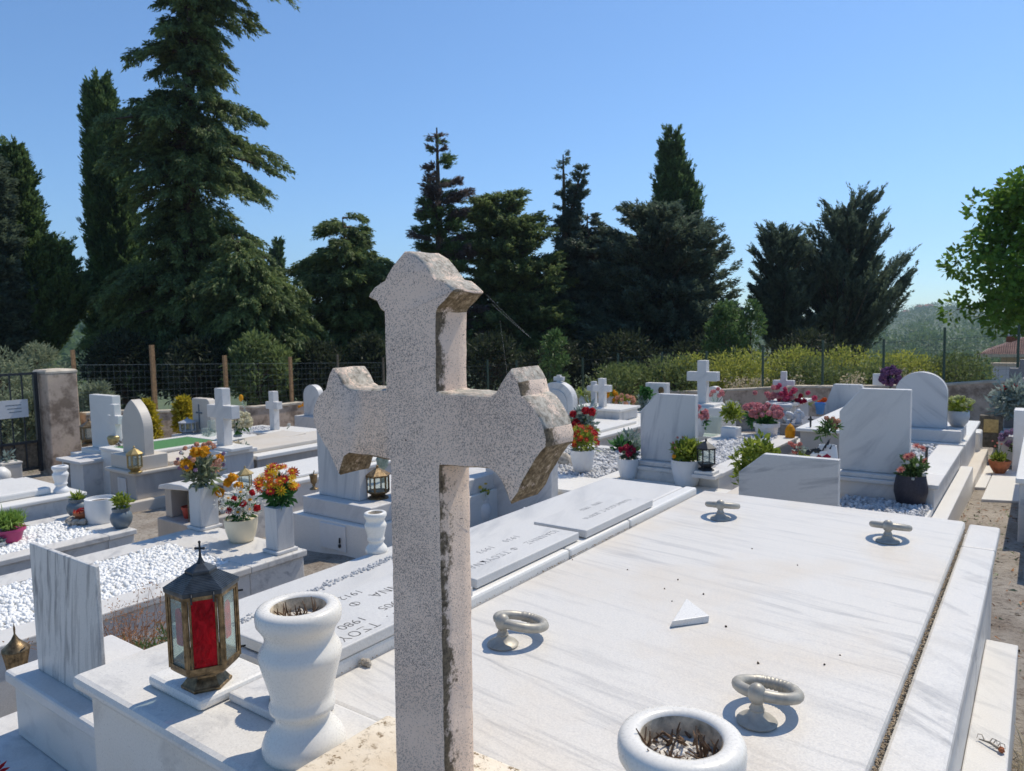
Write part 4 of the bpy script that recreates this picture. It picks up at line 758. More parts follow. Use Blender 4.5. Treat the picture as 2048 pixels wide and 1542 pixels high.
# golden shrubs at the wall
def shrub(name, label, px0, px1, X=None, Y=None, D=None, m_='l_yellow', n=1600, L=.06, Wd=.022, group=None, pointed=False, cat='shrub', up=.5, k=60, trunk=True):
    f_ = (lambda q: atX(*q, X)) if X is not None else ((lambda q: atY(*q, Y)) if Y is not None else (lambda q: atD(*q, D)))
    a, e = f_(((px0[0]+px1[0])/2, px1[1])), f_(((px0[0]+px1[0])/2, px0[1])); sc = dep(a)/F; hw = (px1[0]-px0[0])*sc/2; h = e[2]-a[2]; o = thing(name, label, cat, a, group)
    t = RNG.uniform(0, 1, k)**.8; th = RNG.uniform(0, 6.28, k); prof = (np.sqrt(np.clip(1-t, 0, 1)) if pointed else np.sqrt(np.clip(1-(2*t-.9)**2/1.25, .05, 1))); rr = hw*prof*RNG.uniform(.35, .95, k)
    C = np.stack([a[0]+rr*np.cos(th), a[1]+rr*np.sin(th), a[2]+h*(.04+.93*t)], 1); fast_mesh('crown', clumps(C, np.full(k, max(hw, .25*h)*.26), max(3, n//k), L, Wd, up), m_, o)
    if trunk:
        mb = MB(); mb.tube([a-(0, 0, .1), a+(0, 0, h*.7)], [hw*.09, hw*.03], 6)
        for i in range(0, k, 6): mb.tube([a+(0, 0, h*.3*min(1, t[i]*2)), C[i]], [hw*.03, hw*.01], 4)
        build('trunk', mb, 'bark', o)
    return o
shrub('golden_conifer', 'golden yellow pointed conifer shrub right of the arch headstone', (274, 806), (322, 892), X=-11.2, pointed=True, n=2600, L=.09, Wd=.03)
shrub('golden_conifer', 'golden yellow conifer shrub left of the engraved cross headstone', (345, 800), (395, 866), X=-11.2, pointed=True, n=2600, L=.09, Wd=.03)
# green felt grave behind
q = [at(x, y, -1.27) for x, y in ((300, 904), (428, 889))]; g = kerbed('felt_grave', 'long grave covered with flat green felt between white kerbs', q[0][0]-.85, q[0][0]+.02, 3.9, 5.0, -1.265, .1, .6, 'white'); boxpart('felt', 'felt', g, q[0][0]-.74, q[0][0]-.09, 4.0, 4.9, -1.3, -1.27, .004)
# engraved cross headstone group further back
g = thing('engraved_headstone', 'pale headstone with rounded corners and an engraved dark cross', 'headstone', atY(400, 870, 6.2)); xa, xb = atY(386, 850, 6.2)[0], atY(421, 850, 6.2)[0]; zb_, zt_ = zY(400, 890, 6.2), zY(400, 797, 6.2)
mb = MB(); mb.prism([(xa, zb_), (xb, zb_), (xb, zt_-.08), (xb-.03, zt_-.025), (xb-.08, zt_), (xa+.02, zt_), (xa, zt_-.02)], 6.2, 6.32); build('stone', mb, 'beige', g, bevel=.01); boxpart('base', 'white', g, xa-.35, xb+.35, 6.1, 6.6, zb_-.5, zb_-.0005, .008)
latin_cross(g, 'bluegrey', (xa+xb)/2-.05, 6.19, zb_+.25, zt_-.09, .17, .028, .012, zt_-.22, 'engraved_cross')
p = atY(376, 868, 6.05); small_lantern('pale grey metal lantern in front of the engraved cross headstone', p, .26, .19, 'gpot', sides=8)
boxpart_o = thing('lantern_block', 'low white marble block under the pale grey lantern', 'block', p-(0, 0, .1)); boxpart('block', 'white', boxpart_o, p[0]-.2, p[0]+.2, p[1]-.15, p[1]+.2, p[2]-.5, p[2]-.001, .006)
for i, (px, lab) in enumerate((((412, 880), 'small clear glass jar with green water on the felt'), ((424, 872), 'taller clear glass jar beside the engraved headstone'))):
    p = atY(*px, 5.4); o = thing('glass_jar', lab, 'jar', p); mb = MB(); mb.lathe([(.05, 0), (.055, .02), (.05, .15+.05*i), (.04, .16+.05*i)], tuple(p), 16); build('jar', mb, 'glass', o); foliage(o, p+(0, 0, .05), (.04, .04, .04), 30, .05, .02, 'l_silver', .3)
# white cross on pedestal tomb
q = thing('pedestal_cross', 'tall plain white cross on a grey pedestal before the beige slab', 'cross', (-6.95, 4.4, -1.7)); boxpart('pedestal', 'greyw', q, -7.22, -6.70, 4.22, 4.56, -1.75, -1.245, .006); boxpart('plate', 'white', q, -7.25, -6.67, 4.19, 4.59, -1.2445, -1.205, .006); boxpart('foot', 'white', q, -7.03, -6.62+.0, 4.25, 4.5, -1.2045, -1.17, .006)
c_ = atY(439, 850, 4.33); latin_cross(q, 'soft', c_[0], 4.33, -1.1695, zY(438, 777, 4.33), .44, .135, .1, zY(440, 824, 4.33))
q = thing('beige_tomb', 'beige slab tomb with a white cornice behind the pedestal cross', 'tomb', (-7.0, 5.6, -1.8)); boxpart('chest', 'greyv', q, -7.55, -6.70, 4.6, 6.4, -1.9, -1.345, .006); boxpart('cornice', 'white', q, -7.58, -6.67, 4.58, 6.45, -1.3445, -1.30, .008); boxpart('slab', 'beige', q, -7.45, -6.85, 4.66, 6.3, -1.2995, -1.255, .012)
p = atY(476, 892, 5.15); o = urn(p[0], 5.15, -1.2545, .75, 'grey urn of white hydrangeas beside the pedestal cross', soil=False, mt='gpot'); c_ = atY(479, 842, 5.15); foliage(o, c_-(0, 0, .07), (.10, .10, .06), 80, .08, .03, 'l_green', .2); blooms(o, around(c_, (.15, .12, .09), 22, -.6), .05, 'p_cream', 'p_cream', 'ball', each=False)
p = atY(472, 897, 4.7); o = thing('dried_bouquet', 'withered tan bouquet lying on the pedestal beside the cross', 'bouquet', p); foliage(o, p+(0, 0, .03), (.13, .08, .03), 120, .06, .02, 'l_drygrass', .1); foliage(o, p+np.array([.15, .02, .03]), (.05, .05, .04), 30, .06, .025, 'l_silver', .2, name='green_bow')
p0, p1 = atY(503, 862, 6.6), atY(482, 796, 6.6); o = thing('marker_stick', 'thin clear leaning stick with an orange tip near the wall', 'stick', p0); mb = MB(); mb.tube([p0, p1], .012, 6); build('stick', mb, 'glass', o); mb = MB(); mb.ball(p1, .035, seg=10, rings=6, sz=1.6); build('tip', mb, 'p_gold', o)
# white slab tomb, lanterns
q = thing('white_slab_tomb', 'wide bright white slab tomb behind the flower bouquets', 'tomb', (-5.6, 4.4, -1.8)); boxpart('base', 'kerb', q, -5.98, -5.23, 3.62, 5.3, -1.9, -1.325, .006); boxpart('cornice', 'white', q, -6.0, -5.205, 3.6, 5.35, -1.3245, -1.29, .008); boxpart('lid', 'white', q, -5.93, -5.3, 3.7, 5.25, -1.2895, -1.262, .01)
p = atY(492, 985, 3.3); o = thing('lantern_plinth', 'low grey block carrying the gold framed lantern behind the bouquets', 'block', (p[0], 3.3, -1.6)); boxpart('block', 'kerb', o, p[0]-.16, p[0]+.14, 3.2, 3.5, -1.7, p[2]-.001, .005)
small_lantern('gold framed lantern behind the red and yellow bouquet', p, .21, .09, 'gold', sides=4)
o = thing('green_ribbon', 'crumpled green ribbon at the foot of the gold lantern', 'ribbon', (p[0]+.10, 3.24, p[2]+.0)); foliage(o, (p[0]+.08, 3.24, p[2]+.03), (.05, .04, .03), 40, .05, .03, 'l_green', .1)
# lamp box
q = atY(332, 1032, 2.8); x0 = q[0]; o = thing('lamp_box', 'dark weathered lamp box with curved pale roof, red pot inside', 'box', (x0+.15, 2.95, q[2]))
zb_ = q[2]; boxpart('plinth', 'greyv', o, x0-.02, x0+.38, 2.74, 3.15, zb_-.4, zb_-.001, .01); boxpart('side', 'greyv', o, x0, x0+.085, 2.8, 3.08, zb_, zb_+.21, .004); boxpart('back', 'darkst', o, x0+.086, x0+.32, 3.04, 3.08, zb_, zb_+.21, .003); boxpart('side', 'rust', o, x0+.30, x0+.33, 2.8, 3.038, zb_, zb_+.21, .003)
mb = MB(); mb.prism([(x0-.04, zb_+.205), (x0+.36, zb_+.235), (x0+.36, zb_+.255), (x0+.28, zb_+.268), (x0+.1, zb_+.262), (x0-.03, zb_+.235)], 2.77, 3.11); build('roof', mb, 'soft', o, bevel=.008)
p = at(372, 1036, zb_); pot('flower_pot', 'small red plastic pot inside the dark lamp box', (x0+.2, 2.87, zb_+.0005), .055, .085, 'redpot', 'flower')
# cross tomb by the wall and round headstone
q = thing('wall_cross', 'small plain white cross on a low white tomb near the wall', 'cross', atY(545, 880, 6.6)); xa, xm, xb = atY(513, 868, 6.6)[0], atY(556, 870, 6.6)[0], atY(617, 866, 6.6)[0]; zt_ = zY(545, 866, 6.6); zb_ = zt_-.35
boxpart('base', 'white', q, xa, xm, 6.6, 7.2, zb_-.3, zt_-.035, .008); boxpart('plate', 'white', q, xa-.03, xm+.05, 6.55, 7.25, zt_-.0345, zt_, .008); c_ = atY(543, 830, 6.8); latin_cross(q, 'soft', c_[0], 6.8, zt_+.0005, zY(543, 783, 6.8), .28, .11, .1, zY(543, 811, 6.8))
q = thing('low_tomb', 'low white tomb to the right of the small wall cross', 'tomb', ((xm+xb)/2, 6.9, zb_)); boxpart('base', 'soft', q, xm+.06, xb, 6.7, 8.4, zb_-.3, zt_-.04, .008); boxpart('lid', 'white', q, xm+.06, xb+.04, 6.65, 8.45, zt_-.0395, zt_, .008)
q = kerbed('gravel_grave', 'bright white pebble grave just left of the small wall cross', xa-1.0, xa-.08, 6.2, 7.4, zt_-.06, .1, .5, 'white'); pebbles('white_pebbles', xa-.9, xa-.18, 6.3, 7.3, zt_-.075, 900, .018, 'pebblew')
p = atY(578, 858, 6.75); o = thing('silk_rose', 'single white silk rose on the small wall cross tomb', 'flower', p); blooms(o, [p+(0, 0, .06)], .035, 'p_white', 'p_cream', 'ball'); stems(o, p, [p+(0, 0, .05)], .006)
q = thing('round_headstone', 'narrow round topped grey headstone left of the weathered cross arm', 'headstone', atY(622, 866, 8.4)); xa, xb = atY(608, 830, 8.4)[0], atY(639, 830, 8.4)[0]; zb_, zt_ = zY(622, 832, 8.4), zY(622, 770, 8.4); stele(q, 'soft', 'round', xa, xb, 8.4, .12, zb_, zt_, 'stone'); boxpart('base', 'soft', q, xa-.15, xb+.3, 8.3, 8.9, zb_-.8, zb_-.0005, .008)
p = atY(604, 812, 8.6); o = thing('yellow_bouquet', 'small orange yellow bouquet beside the narrow round headstone', 'bouquet', p); blooms(o, around(p, .06, 8, -.9), .03, 'p_gold', 'p_gold', 'ball')

# ------------------------------------------------------------------ E: big tomb with the little door, F: standing slab
E_ = thing('door_tomb', 'two tier marble tomb with little lock door and tall slab, behind cross', 'tomb', (-3.6, 4, -1.6))
boxpart('lower_tier', 'white', E_, -4.32, -3.52, 3.22, 5.0, -1.62, -1.286, .006); boxpart('upper_tier', 'soft', E_, -4.25, -3.55, 3.27, 4.95, -1.2855, -1.165, .008)
d0, d1 = atY(639, 1040, 3.21), atY(692, 1108, 3.21); dr = boxpart('door', 'whitepot', E_, d0[0], d1[0], 3.206, 3.2195, d1[2]+.01, d0[2]-.01, .003)
mb = MB(); c_ = atY(679, 1092, 3.2); mb.ball(c_, .011, seg=10, rings=6, sz=1.3); mb.tube([c_+(0, 0, .02), c_+np.array([.01, -.006, .055])], .006); build('lock', mb, 'black', dr)
xa, xb = atY(638, 990, 3.36)[0], atY(719, 997, 3.36)[0]; stele(E_, 'vertV', 'rect', xa, xb, 3.36, .08, -1.1645, -.62); boxpart('side_slab', 'soft', E_, xb+.03, xb+.42, 3.7, 3.78, -1.1645, -.80, .006)
p = atY(757, 1004, 3.5); small_lantern('weathered bronze lantern under the left arm of the cross', (p[0], 3.5, -1.1645), .235, .13, 'brass', sides=6)
o = thing('glass_finial', 'pale green glass ornament above the weathered bronze lantern', 'ornament', (p[0]+.05, 3.9, -1.1)); c_ = atY(765, 925, 3.9); mb = MB(); mb.lathe([(.03, 0), (.012, .02), (.012, .06), (.04, .09), (.05, .15), (.02, .2)], (c_[0], 3.9, c_[2]-.12), 14); mb.tube([(c_[0], 3.9, -1.165), (c_[0], 3.9, c_[2]-.12)], .015); build('ornament', mb, 'l_silver', o)
p = atY(628, 977, 3.45); o = thing('brass_cup', 'small footed brass cup beside the tall slab of the door tomb', 'cup', (p[0], 3.45, -1.1645)); k = .0037; mb = MB(); mb.lathe([(9*k, 0), (8*k, 2*k), (3*k, 5*k), (3*k, 10*k), (6*k, 14*k), (8*k, 28*k), (8.5*k, 30*k), (0, 30*k)], (p[0], 3.45, -1.1645), 18, close=False); mb.tube([(p[0], 3.45, -1.1645+30*k), (p[0]+.01, 3.45, -1.1645+38*k)], .004); build('cup', mb, 'brass', o, smooth=True)
F_ = thing('standing_slab', 'pale grey standing slab under the right arm of the cross', 'headstone', (-3.2, 4.6, -1.6)); xa, xb = atY(972, 1000, 4.6)[0], atY(1103, 1000, 4.6)[0]; stele(F_, 'soft', 'rect', xa, xb, 4.6, .1, -1.62, zY(1050, 860, 4.6)); boxpart('base', 'soft', F_, xa-.35, xb+.05, 4.35, 4.599, -1.8, -1.53, .008)
p = atY(962, 1030, 4.45); o = pot('flower_pot', 'white round pot with yellow flower partly behind the cross stem', (p[0], 4.45, -1.5295), .085, .19, 'whitepot', 'round'); foliage(o, (p[0]+.01, 4.45, -1.30), .05, 70, .05, .018, 'l_lime', .4); blooms(o, around((p[0]+.03, 4.45, -1.27), .05, 5), .02, 'p_yellow')
kerbed('gravel_grave', 'white gravel grave behind the standing slab with the orange flower pot', -4.3, -2.85, 4.75, 6.75, -1.262, .13, .5, 'white', (.5, .13)); pebbles('white_pebbles', -4.15, -3.0, 5.25, 6.6, -1.275, 2600, .016, 'pebblew')
pebbles('white_pebbles', -3.02, -2.2, 4.2, 4.75, -1.33, 900, .015, 'pebblew')
mb = MB(); p = atY(1128, 943, 5.7); mb.ball(p+(0, 0, .06), .09, seg=12, rings=8, rough=.1, sz=1.3); tag(build('field_stone', mb, 'stone', smooth=True), 'brown grey upright stone behind the orange flower pot', 'stone')

# ------------------------------------------------------------------ S1: chamfered slab with gravel, pots on its footing
S1 = kerbed('chamfered_grave', 'gravel grave with chamfered veined slab, behind two white pots', -2.72, -1.985, 5.40, 7.6, -1.155, .16, .5, 'kerb', (.34, .14)); pebbles('grey_white_pebbles', -2.56, -2.145, 5.75, 7.45, -1.17, 1700, .016, 'pebblew')
boxpart('footing', 'white', S1, -2.83, -1.6, 4.9, 5.399, -1.6, -1.262, .006); boxpart('pad', 'soft', S1, -2.70, -2.12, 5.44, 5.68, -1.1545, -1.115, .006)
xa, xb = atY(1281, 925, 5.5)[0], atY(1390, 933, 5.5)[0]; stele(S1, 'vertV', 'chamfer', xa, xb, 5.5, .07, -1.1145, zY(1350, 789, 5.5))
p, k = P_at((1373, 971), -1.262); o = pot('flower_pot', 'large white pot with yellow green leafy plant before the chamfered slab', p, 30.5*k, 53*k, 'whitepot', 'tumbler', group=None); foliage(o, p+(0, 0, 69*k), (30*k, 30*k, 20*k), 900, 15*k, 5*k, 'l_lime', .5, k=40); blooms(o, [atD(1348, 913, dep(p)-.12)], 5*k, 'p_gold', 'p_gold', 'ball'); blooms(o, around(p+(0, 0, 72*k), 30*k, 5, .1), 3*k, 'p_salmon', 'p_gold', 'ball', name='buds')
p, k = P_at((1256, 956), -1.262); o = pot('flower_pot', 'small white pot with drooping crimson flowers left of the chamfered slab', p, 21.5*k, 40*k, 'whitepot', 'tumbler'); foliage(o, p+(0, 0, 47*k), (18*k, 18*k, 8*k), 140, 12*k, 5*k, 'l_dark', .3); blooms(o, around(p+np.array([0, 0, 52*k]), (17*k, 17*k, 11*k), 12, -.1), 6.5*k, 'p_crimson', 'p_crimson', 'ball', each=False)
p, k = P_at((1165, 943), -1.262); o = pot('flower_pot', 'white pot with mass of orange red flowers at the right arm tip', p, 24*k, 44*k, 'whitepot', 'tumbler'); foliage(o, p+(0, 0, 62*k), (28*k, 28*k, 26*k), 500, 13*k, 5*k, 'l_lime', .4, k=30); blooms(o, around(p+(0, 0, 64*k), (32*k, 30*k, 28*k), 34, -.35), 6.5*k, 'p_red', 'p_orange', 'open', petals=6); blooms(o, around(p+(0, 0, 66*k), (28*k, 30*k, 26*k), 16, -.35), 6*k, 'p_orange', 'p_yellow', 'open', petals=6, name='orange_blooms')
p = atY(1166, 890, 6.2); o = thing('tall_bouquet', 'pale leafed bouquet with red roses behind the orange flower pot', 'bouquet', p); c_ = atY(1165, 842, 6.2); foliage(o, c_, (.14, .13, .17), 340, .09, .032, 'l_silver', .3, k=24); foliage(o, c_+(0, 0, -.08), (.14, .12, .13), 160, .09, .035, 'l_lime', .3, name='lime_leaves'); blooms(o, [atY(x, y, 6.1) for x, y in ((1171, 821), (1184, 824), (1152, 848), (1136, 858), (1146, 828))], .05, 'p_red', 'p_crimson', 'ball')
o = pot('flower_pot', 'white pot hidden under the pale leafed rose bouquet', p-np.array([0, 0, .30]), .12, .24, 'whitepot', 'tumbler')
p, k = P_at((1412, 936), -1.10); p[2] = -1.115; o = thing('lantern_step', 'stepped small marble block under the black lantern', 'block', p-(0, 0, .06)); boxpart('lower_block', 'soft', o, p[0]-.085, p[0]+.10, p[1]-.08, p[1]+.08, -1.1685, -1.14, .004); boxpart('upper_block', 'white', o, p[0]-.07, p[0]+.08, p[1]-.065, p[1]+.065, -1.1395, -1.116, .004)
small_lantern('black iron square lantern right of the large yellow green pot', (p[0], p[1], -1.1155), .245, .115, 'black', sides=4)
p = atY(1250, 925, 6.6); o = thing('artificial_fern', 'green artificial leaf bunch left of the chamfered slab', 'plant', p); foliage(o, p+(0, 0, .10), (.16, .14, .12), 300, .11, .04, 'l_green', .3, k=20); foliage(o, p+(.05, 0, .2), (.1, .1, .12), 140, .09, .035, 'l_silver', .4, name='pale_leaves')

# ------------------------------------------------------------------ T: slab grave with small cross, arch, others behind
T1 = thing('white_slab_tomb', 'low white slab tomb left of the chamfered slab, small cross at its end', 'tomb', (-4.4, 7.5, -1.9)); boxpart('base', 'kerb', T1, -4.85, -3.90, 6.85, 9.0, -1.95, -1.235, .006); boxpart('cornice', 'white', T1, -4.88, -3.87, 6.82, 9.05, -1.2345, -1.20, .008); boxpart('lid', 'white', T1, -4.75, -4.0, 6.9, 8.05, -1.1995, -1.165, .008)
xa, xb = atY(1183, 830, 8.1)[0], atY(1239, 830, 8.1)[0]; zt_ = zY(1205, 817, 8.1); boxpart('cross_block', 'greyw', T1, xa, xb, 8.1, 8.6, -1.1995, zt_-.03, .006); boxpart('cross_plate', 'white', T1, xa-.03, xb+.03, 8.07, 8.63, zt_-.0295, zt_, .006); c_ = atY(1202, 800, 8.25); latin_cross(T1, 'soft', c_[0], 8.25, zt_+.0005, zY(1202, 757, 8.25), .245, .085, .08, zY(1202, 777, 8.25))
o = thing('arch_headstone', 'grey arch headstone topped by a little cross, half behind the arm', 'headstone', atY(1112, 900, 7.6)); xa, xb = atY(1078, 850, 7.6)[0], atY(1146, 850, 7.6)[0]; zt_ = zY(1115, 764, 7.6); stele(o, 'soft', 'round', xa, xb, 7.6, .12, -1.7, zt_, 'stone'); latin_cross(o, 'soft', atY(1117, 760, 7.65)[0], 7.64, zt_-.01, zY(1117, 750, 7.65), .14, .05, .05, zt_+.035); 
mb = MB(); pl = stele_poly('round', xa+.08, xb-.08, -1.55, zt_-.09); mb.prism(pl, 7.585, 7.599); build('inner_panel', mb, 'greyw', o, bevel=.003)
o = thing('ornate_cross', 'ornate small grey cross just behind the plain small cross', 'cross', atY(1188, 815, 9.4)); c_ = atY(1186, 800, 9.4); latin_cross(o, 'greyw', c_[0], 9.4, zY(1186, 812, 9.4), zY(1186, 763, 9.4), .21, .075, .07, zY(1186, 777, 9.4)); boxpart('base', 'white', o, c_[0]-.28, c_[0]+.42, 9.3, 9.8, zY(1186, 812, 9.4)-.6, zY(1186, 812, 9.4)-.0005, .006)
for (x, y, m1, lab) in ((1166, 790, 'p_lemon', 'pale yellow bouquet left of the two small crosses'), (1217, 792, 'p_gold', 'yellow bouquet right of the plain small cross'), (1250, 802, 'p_peach', 'pale peach bouquet in white vase before the brown wall')):
    p = atY(x, y+22, 10); o = thing('wall_bouquet', lab, 'bouquet', p); c_ = atY(x, y, 10); foliage(o, c_, (.13, .12, .09), 110, .08, .03, 'l_lime', .3); blooms(o, around(c_, (.14, .12, .09), 14, -.6), .04, m1, 'p_gold', 'ball'); mb = MB(); mb.lathe([(.05, -.2), (.05, 0), (.09, .17), (.075, .17), (.0, .12)], tuple(p), 14, close=False); build('vase', mb, 'whitepot', o, smooth=True)
o = thing('long_tomb', 'long white tomb with stepped rails between the crosses and chamfered slab', 'tomb', (-4.3, 10, -1.8)); q = at(1290, 823, -1.22); boxpart('base', 'kerb', o, -4.9, -4.05, 9.1, 11.2, -2.1, -1.33, .006); boxpart('cornice', 'white', o, -4.93, -4.02, 9.08, 11.25, -1.3295, -1.285, .008); boxpart('slab', 'white', o, -4.8, -4.15, 9.2, 11.0, -1.2845, -1.24, .008)
p = atY(1245, 843, 8.6); small_lantern('glass candle jar lantern with yellow flowers beside small cross block', p-(0, 0, .0), .2, .13, 'gpot', sides=8)
o = thing('photo_headstone', 'square grey headstone with an oval portrait and ivy, by the fence', 'headstone', atY(1312, 830, 9.6)); xa, xb = atY(1291, 800, 9.6)[0], atY(1333, 800, 9.6)[0]; zt_ = zY(1312, 766, 9.6); stele(o, 'soft', 'rect', xa, xb, 9.6, .12, -1.8, zt_, 'stone'); c_ = atY(1322, 781, 9.59); mb = MB(); mb.lathe([(0, 0), (.042, 0), (.042, .012), (0, .014)], (0, 0, 0), 24); mb.v = [(c_[0]+x, 9.598-z, c_[2]+y*1.25) for x, y, z in mb.v]; build('oval_portrait', mb, 'brass', o)
p = atY(1293, 790, 9.4); o = thing('ivy_garland', 'green and white ivy garland hanging left of the square headstone', 'plant', p); foliage(o, p+(0, 0, .02), (.08, .06, .1), 200, .07, .04, 'l_green', .1); foliage(o, p-(.06, 0, .14), (.07, .06, .16), 160, .07, .03, 'l_silver', .1, name='white_leaves')
# big cross and companions
q = thing('big_cross', 'biggest plain white cross of the middle ground on a white block', 'cross', atY(1405, 850, 7.8)); zt_ = zY(1405, 815, 7.8); xa, xb = atY(1392, 830, 7.8)[0], atY(1441, 830, 7.8)[0]; boxpart('block', 'white', q, xa-.15, xb, 7.8, 8.3, -1.6, zt_, .006); boxpart('plate', 'white', q, xa-.05, xb-.09, 7.85, 8.15, zt_+.0005, zt_+.03, .004)
c_ = atY(1403, 780, 7.95); latin_cross(q, 'soft', c_[0], 7.95, zt_+.0305, zY(1403, 721, 7.95), .355, .105, .1, zY(1403, 753, 7.95))
o = thing('small_headstone', 'small round shouldered headstone right of the big cross', 'headstone', atY(1427, 815, 8.6)); stele(o, 'soft', 'round', atY(1412, 800, 8.6)[0], atY(1440, 800, 8.6)[0], 8.6, .1, -1.6, zY(1427, 773, 8.6), 'stone')
p = atY(1430, 815, 8.2); o = thing('glass_vase', 'clear glass vase with pale pink flowers beside the big cross', 'vase', p); mb = MB(); mb.lathe([(.05, 0), (.04, .08), (.055, .17)], tuple(p), 16); build('vase', mb, 'glass', o); blooms(o, around(atY(1433, 786, 8.2), (.07, .06, .05), 9, -.5), .03, 'p_pink', 'p_pink', 'ball'); stems(o, p, [atY(1433, 792, 8.2)+RNG.normal(size=3)*.04 for _ in range(5)], .004)
p = atY(1395, 872, 7.2); o = pot('flower_pot', 'tall white pot with pink flowers right of the chamfered slab', p, .085, .2, 'whitepot', 'tumbler'); c_ = atY(1396, 829, 7.2); foliage(o, c_-(0, 0, .08), (.08, .08, .06), 150, .07, .03, 'l_green', .3); blooms(o, around(c_, (.09, .08, .08), 16, -.5), .035, 'p_pink', 'p_peach', 'ball')
p = atY(1415, 872, 7.4); o = thing('glass_case', 'clear glass candle case beside the tall white pot', 'case', p); boxpart('case', 'glass', o, p[0]-.1, p[0]+.1, 7.4, 7.55, p[2], p[2]+.2, .003); boxpart('base_tile', 'white', o, p[0]-.14, p[0]+.16, 7.36, 7.6, p[2]-.03, p[2]-.0005, .004)
p = atY(1462, 880, 7.3); k = dep(p)/F; o = thing('flower_pot', 'square white pot of yellow green daisies right of the big cross', 'flower pot', p); boxpart('pot', 'whitepot', o, p[0]-16*k, p[0]+16*k, p[1]-16*k, p[1]+16*k, p[2], p[2]+26*k, .008); c_ = p+(0, 0, 52*k); foliage(o, c_, (16*k, 16*k, 24*k), 420, 13*k, 4*k, 'l_lime', .5, k=24); blooms(o, around(c_+(0, 0, 16*k), (16*k, 16*k, 10*k), 14, 0), 4.5*k, 'p_white', 'p_yellow', 'open')
p = atY(1533, 883, 7.6); k = dep(p)/F; o = pot('flower_pot', 'wide white pot heaped with pale pink flowers, centre right', p, 25*k, 38*k, 'whitepot', 'flower'); c_ = p+(0, 0, 50*k); foliage(o, c_-(0, 0, 6*k), (24*k, 24*k, 10*k), 260, 16*k, 4*k, 'l_green', .2, k=20); blooms(o, around(c_+(0, 0, 6*k), (30*k, 26*k, 18*k), 40, -.25), 6*k, 'p_pink', 'p_cream', 'ball')
p = p+np.array([-.16, .25, 0]); o = thing('pink_bouquet', 'second pale pink bouquet close behind the wide white pot', 'bouquet', p); c_ = atY(1508, 825, 7.9); foliage(o, c_-(0, 0, .05), (.07, .07, .09), 120, .08, .03, 'l_green', .2); blooms(o, around(c_+(0, 0, .04), (.1, .08, .05), 12, -.3), .035, 'p_pink', 'p_cream', 'ball')
# grave bed right of S1 gravel
o = thing('kerb_grave', 'white kerbed grave carrying the wide pink flower pot', 'grave', (-2.0, 8.3, -1.6)); boxpart('kerb', 'kerb', o, -2.55, -1.55, 7.65, 9.2, -1.7, p[2]-.001, .008)
# ------------------------------------------------------------------ cross tomb with pink flowers, white urn, dark tomb
q = thing('flower_cross_tomb', 'grey stepped tomb with small cross decked in pink flowers by wall', 'cross', atY(1568, 850, 9.6)); zt_ = zY(1568, 804, 9.6); boxpart('chest', 'greyw', q, atY(1537, 830, 9.6)[0], atY(1592, 830, 9.6)[0], 9.6, 10.2, -1.9, zt_-.04, .006); boxpart('plate', 'white', q, atY(1533, 830, 9.6)[0], atY(1598, 830, 9.6)[0], 9.55, 10.25, zt_-.0395, zt_, .006)
c_ = atY(1566, 780, 9.8); latin_cross(q, 'soft', c_[0], 9.8, zt_+.0005, zY(1566, 743, 9.8), .27, .07, .07, zY(1566, 766, 9.8))
c_ = atY(1573, 790, 9.65); o = thing('pink_garland', 'pink and dark red flower garland at the small cross foot', 'bouquet', c_-(0, 0, .1)); blooms(o, [c_+np.array([RNG.normal()*.14, RNG.normal()*.03, RNG.normal()*.05]) for _ in range(26)], .036, 'p_hot', 'p_pink', 'ball'); blooms(o, [c_+np.array([-.14+RNG.normal()*.1, RNG.normal()*.03, -.02+RNG.normal()*.05]) for _ in range(18)], .036, 'p_pink', 'p_pink', 'ball', name='pale_blooms'); blooms(o, [c_+np.array([.17+RNG.normal()*.04, 0, -.06+RNG.normal()*.03]) for _ in range(9)], .034, 'p_crimson', 'p_crimson', 'ball', name='dark_blooms'); foliage(o, c_-(0, 0, .05), (.2, .04, .08), 90, .06, .025, 'l_silver', .1)
p = atY(1563, 868, 8.3); urn(p[0], 8.3, p[2]-.05, 1.6, 'ornate grey white stone urn left of the white figurines', soil=False, mt='gpot')
for x, lab in ((1577, 'small white wreath ornament on the dark tomb'), (1597, 'small white angel figurine on the dark tomb')):
    p = atY(x, 845, 8.2); o = thing('figurine', lab, 'ornament', p); mb = MB()
    if x == 1577: mb.tube([p+np.array([.045*math.cos(t), 0, .06+.045*math.sin(t)]) for t in np.linspace(0, 6.283, 15)[:-1]], .02, 8, closed=True); mb.ball(p+(0, 0, -.005), .03)
    else: mb.lathe([(.04, -.02), (.03, .03), (.018, .08), (.022, .1)], tuple(p), 12); mb.ball(p+(0, 0, .125), .025); mb.ball(p+np.array([-.03, .01, .08]), .03, sx=1, sy=.3, sz=1.4); mb.ball(p+np.array([.03, .01, .08]), .03, sx=1, sy=.3, sz=1.4)
    build('figure', mb, 'whitepot', o, smooth=True)
p = atY(1585, 880, 8.1); o = thing('dark_tomb', 'dark grey granite tomb under the white figurines', 'tomb', p); boxpart('chest', 'darkst', o, p[0]-.12, p[0]+.32, 8.05, 8.9, -1.7, zY(1585, 850, 8.05), .006)
p = atY(1580, 884, 7.5); o = thing('votive_cup', 'amber glass votive cup beside the wide pink flower pot', 'cup', p); mb = MB(); mb.lathe([(.03, 0), (.045, .03), (.05, .12), (.03, .16), (.0, .19)], tuple(p), 14, close=False); build('cup', mb, 'p_gold', o)
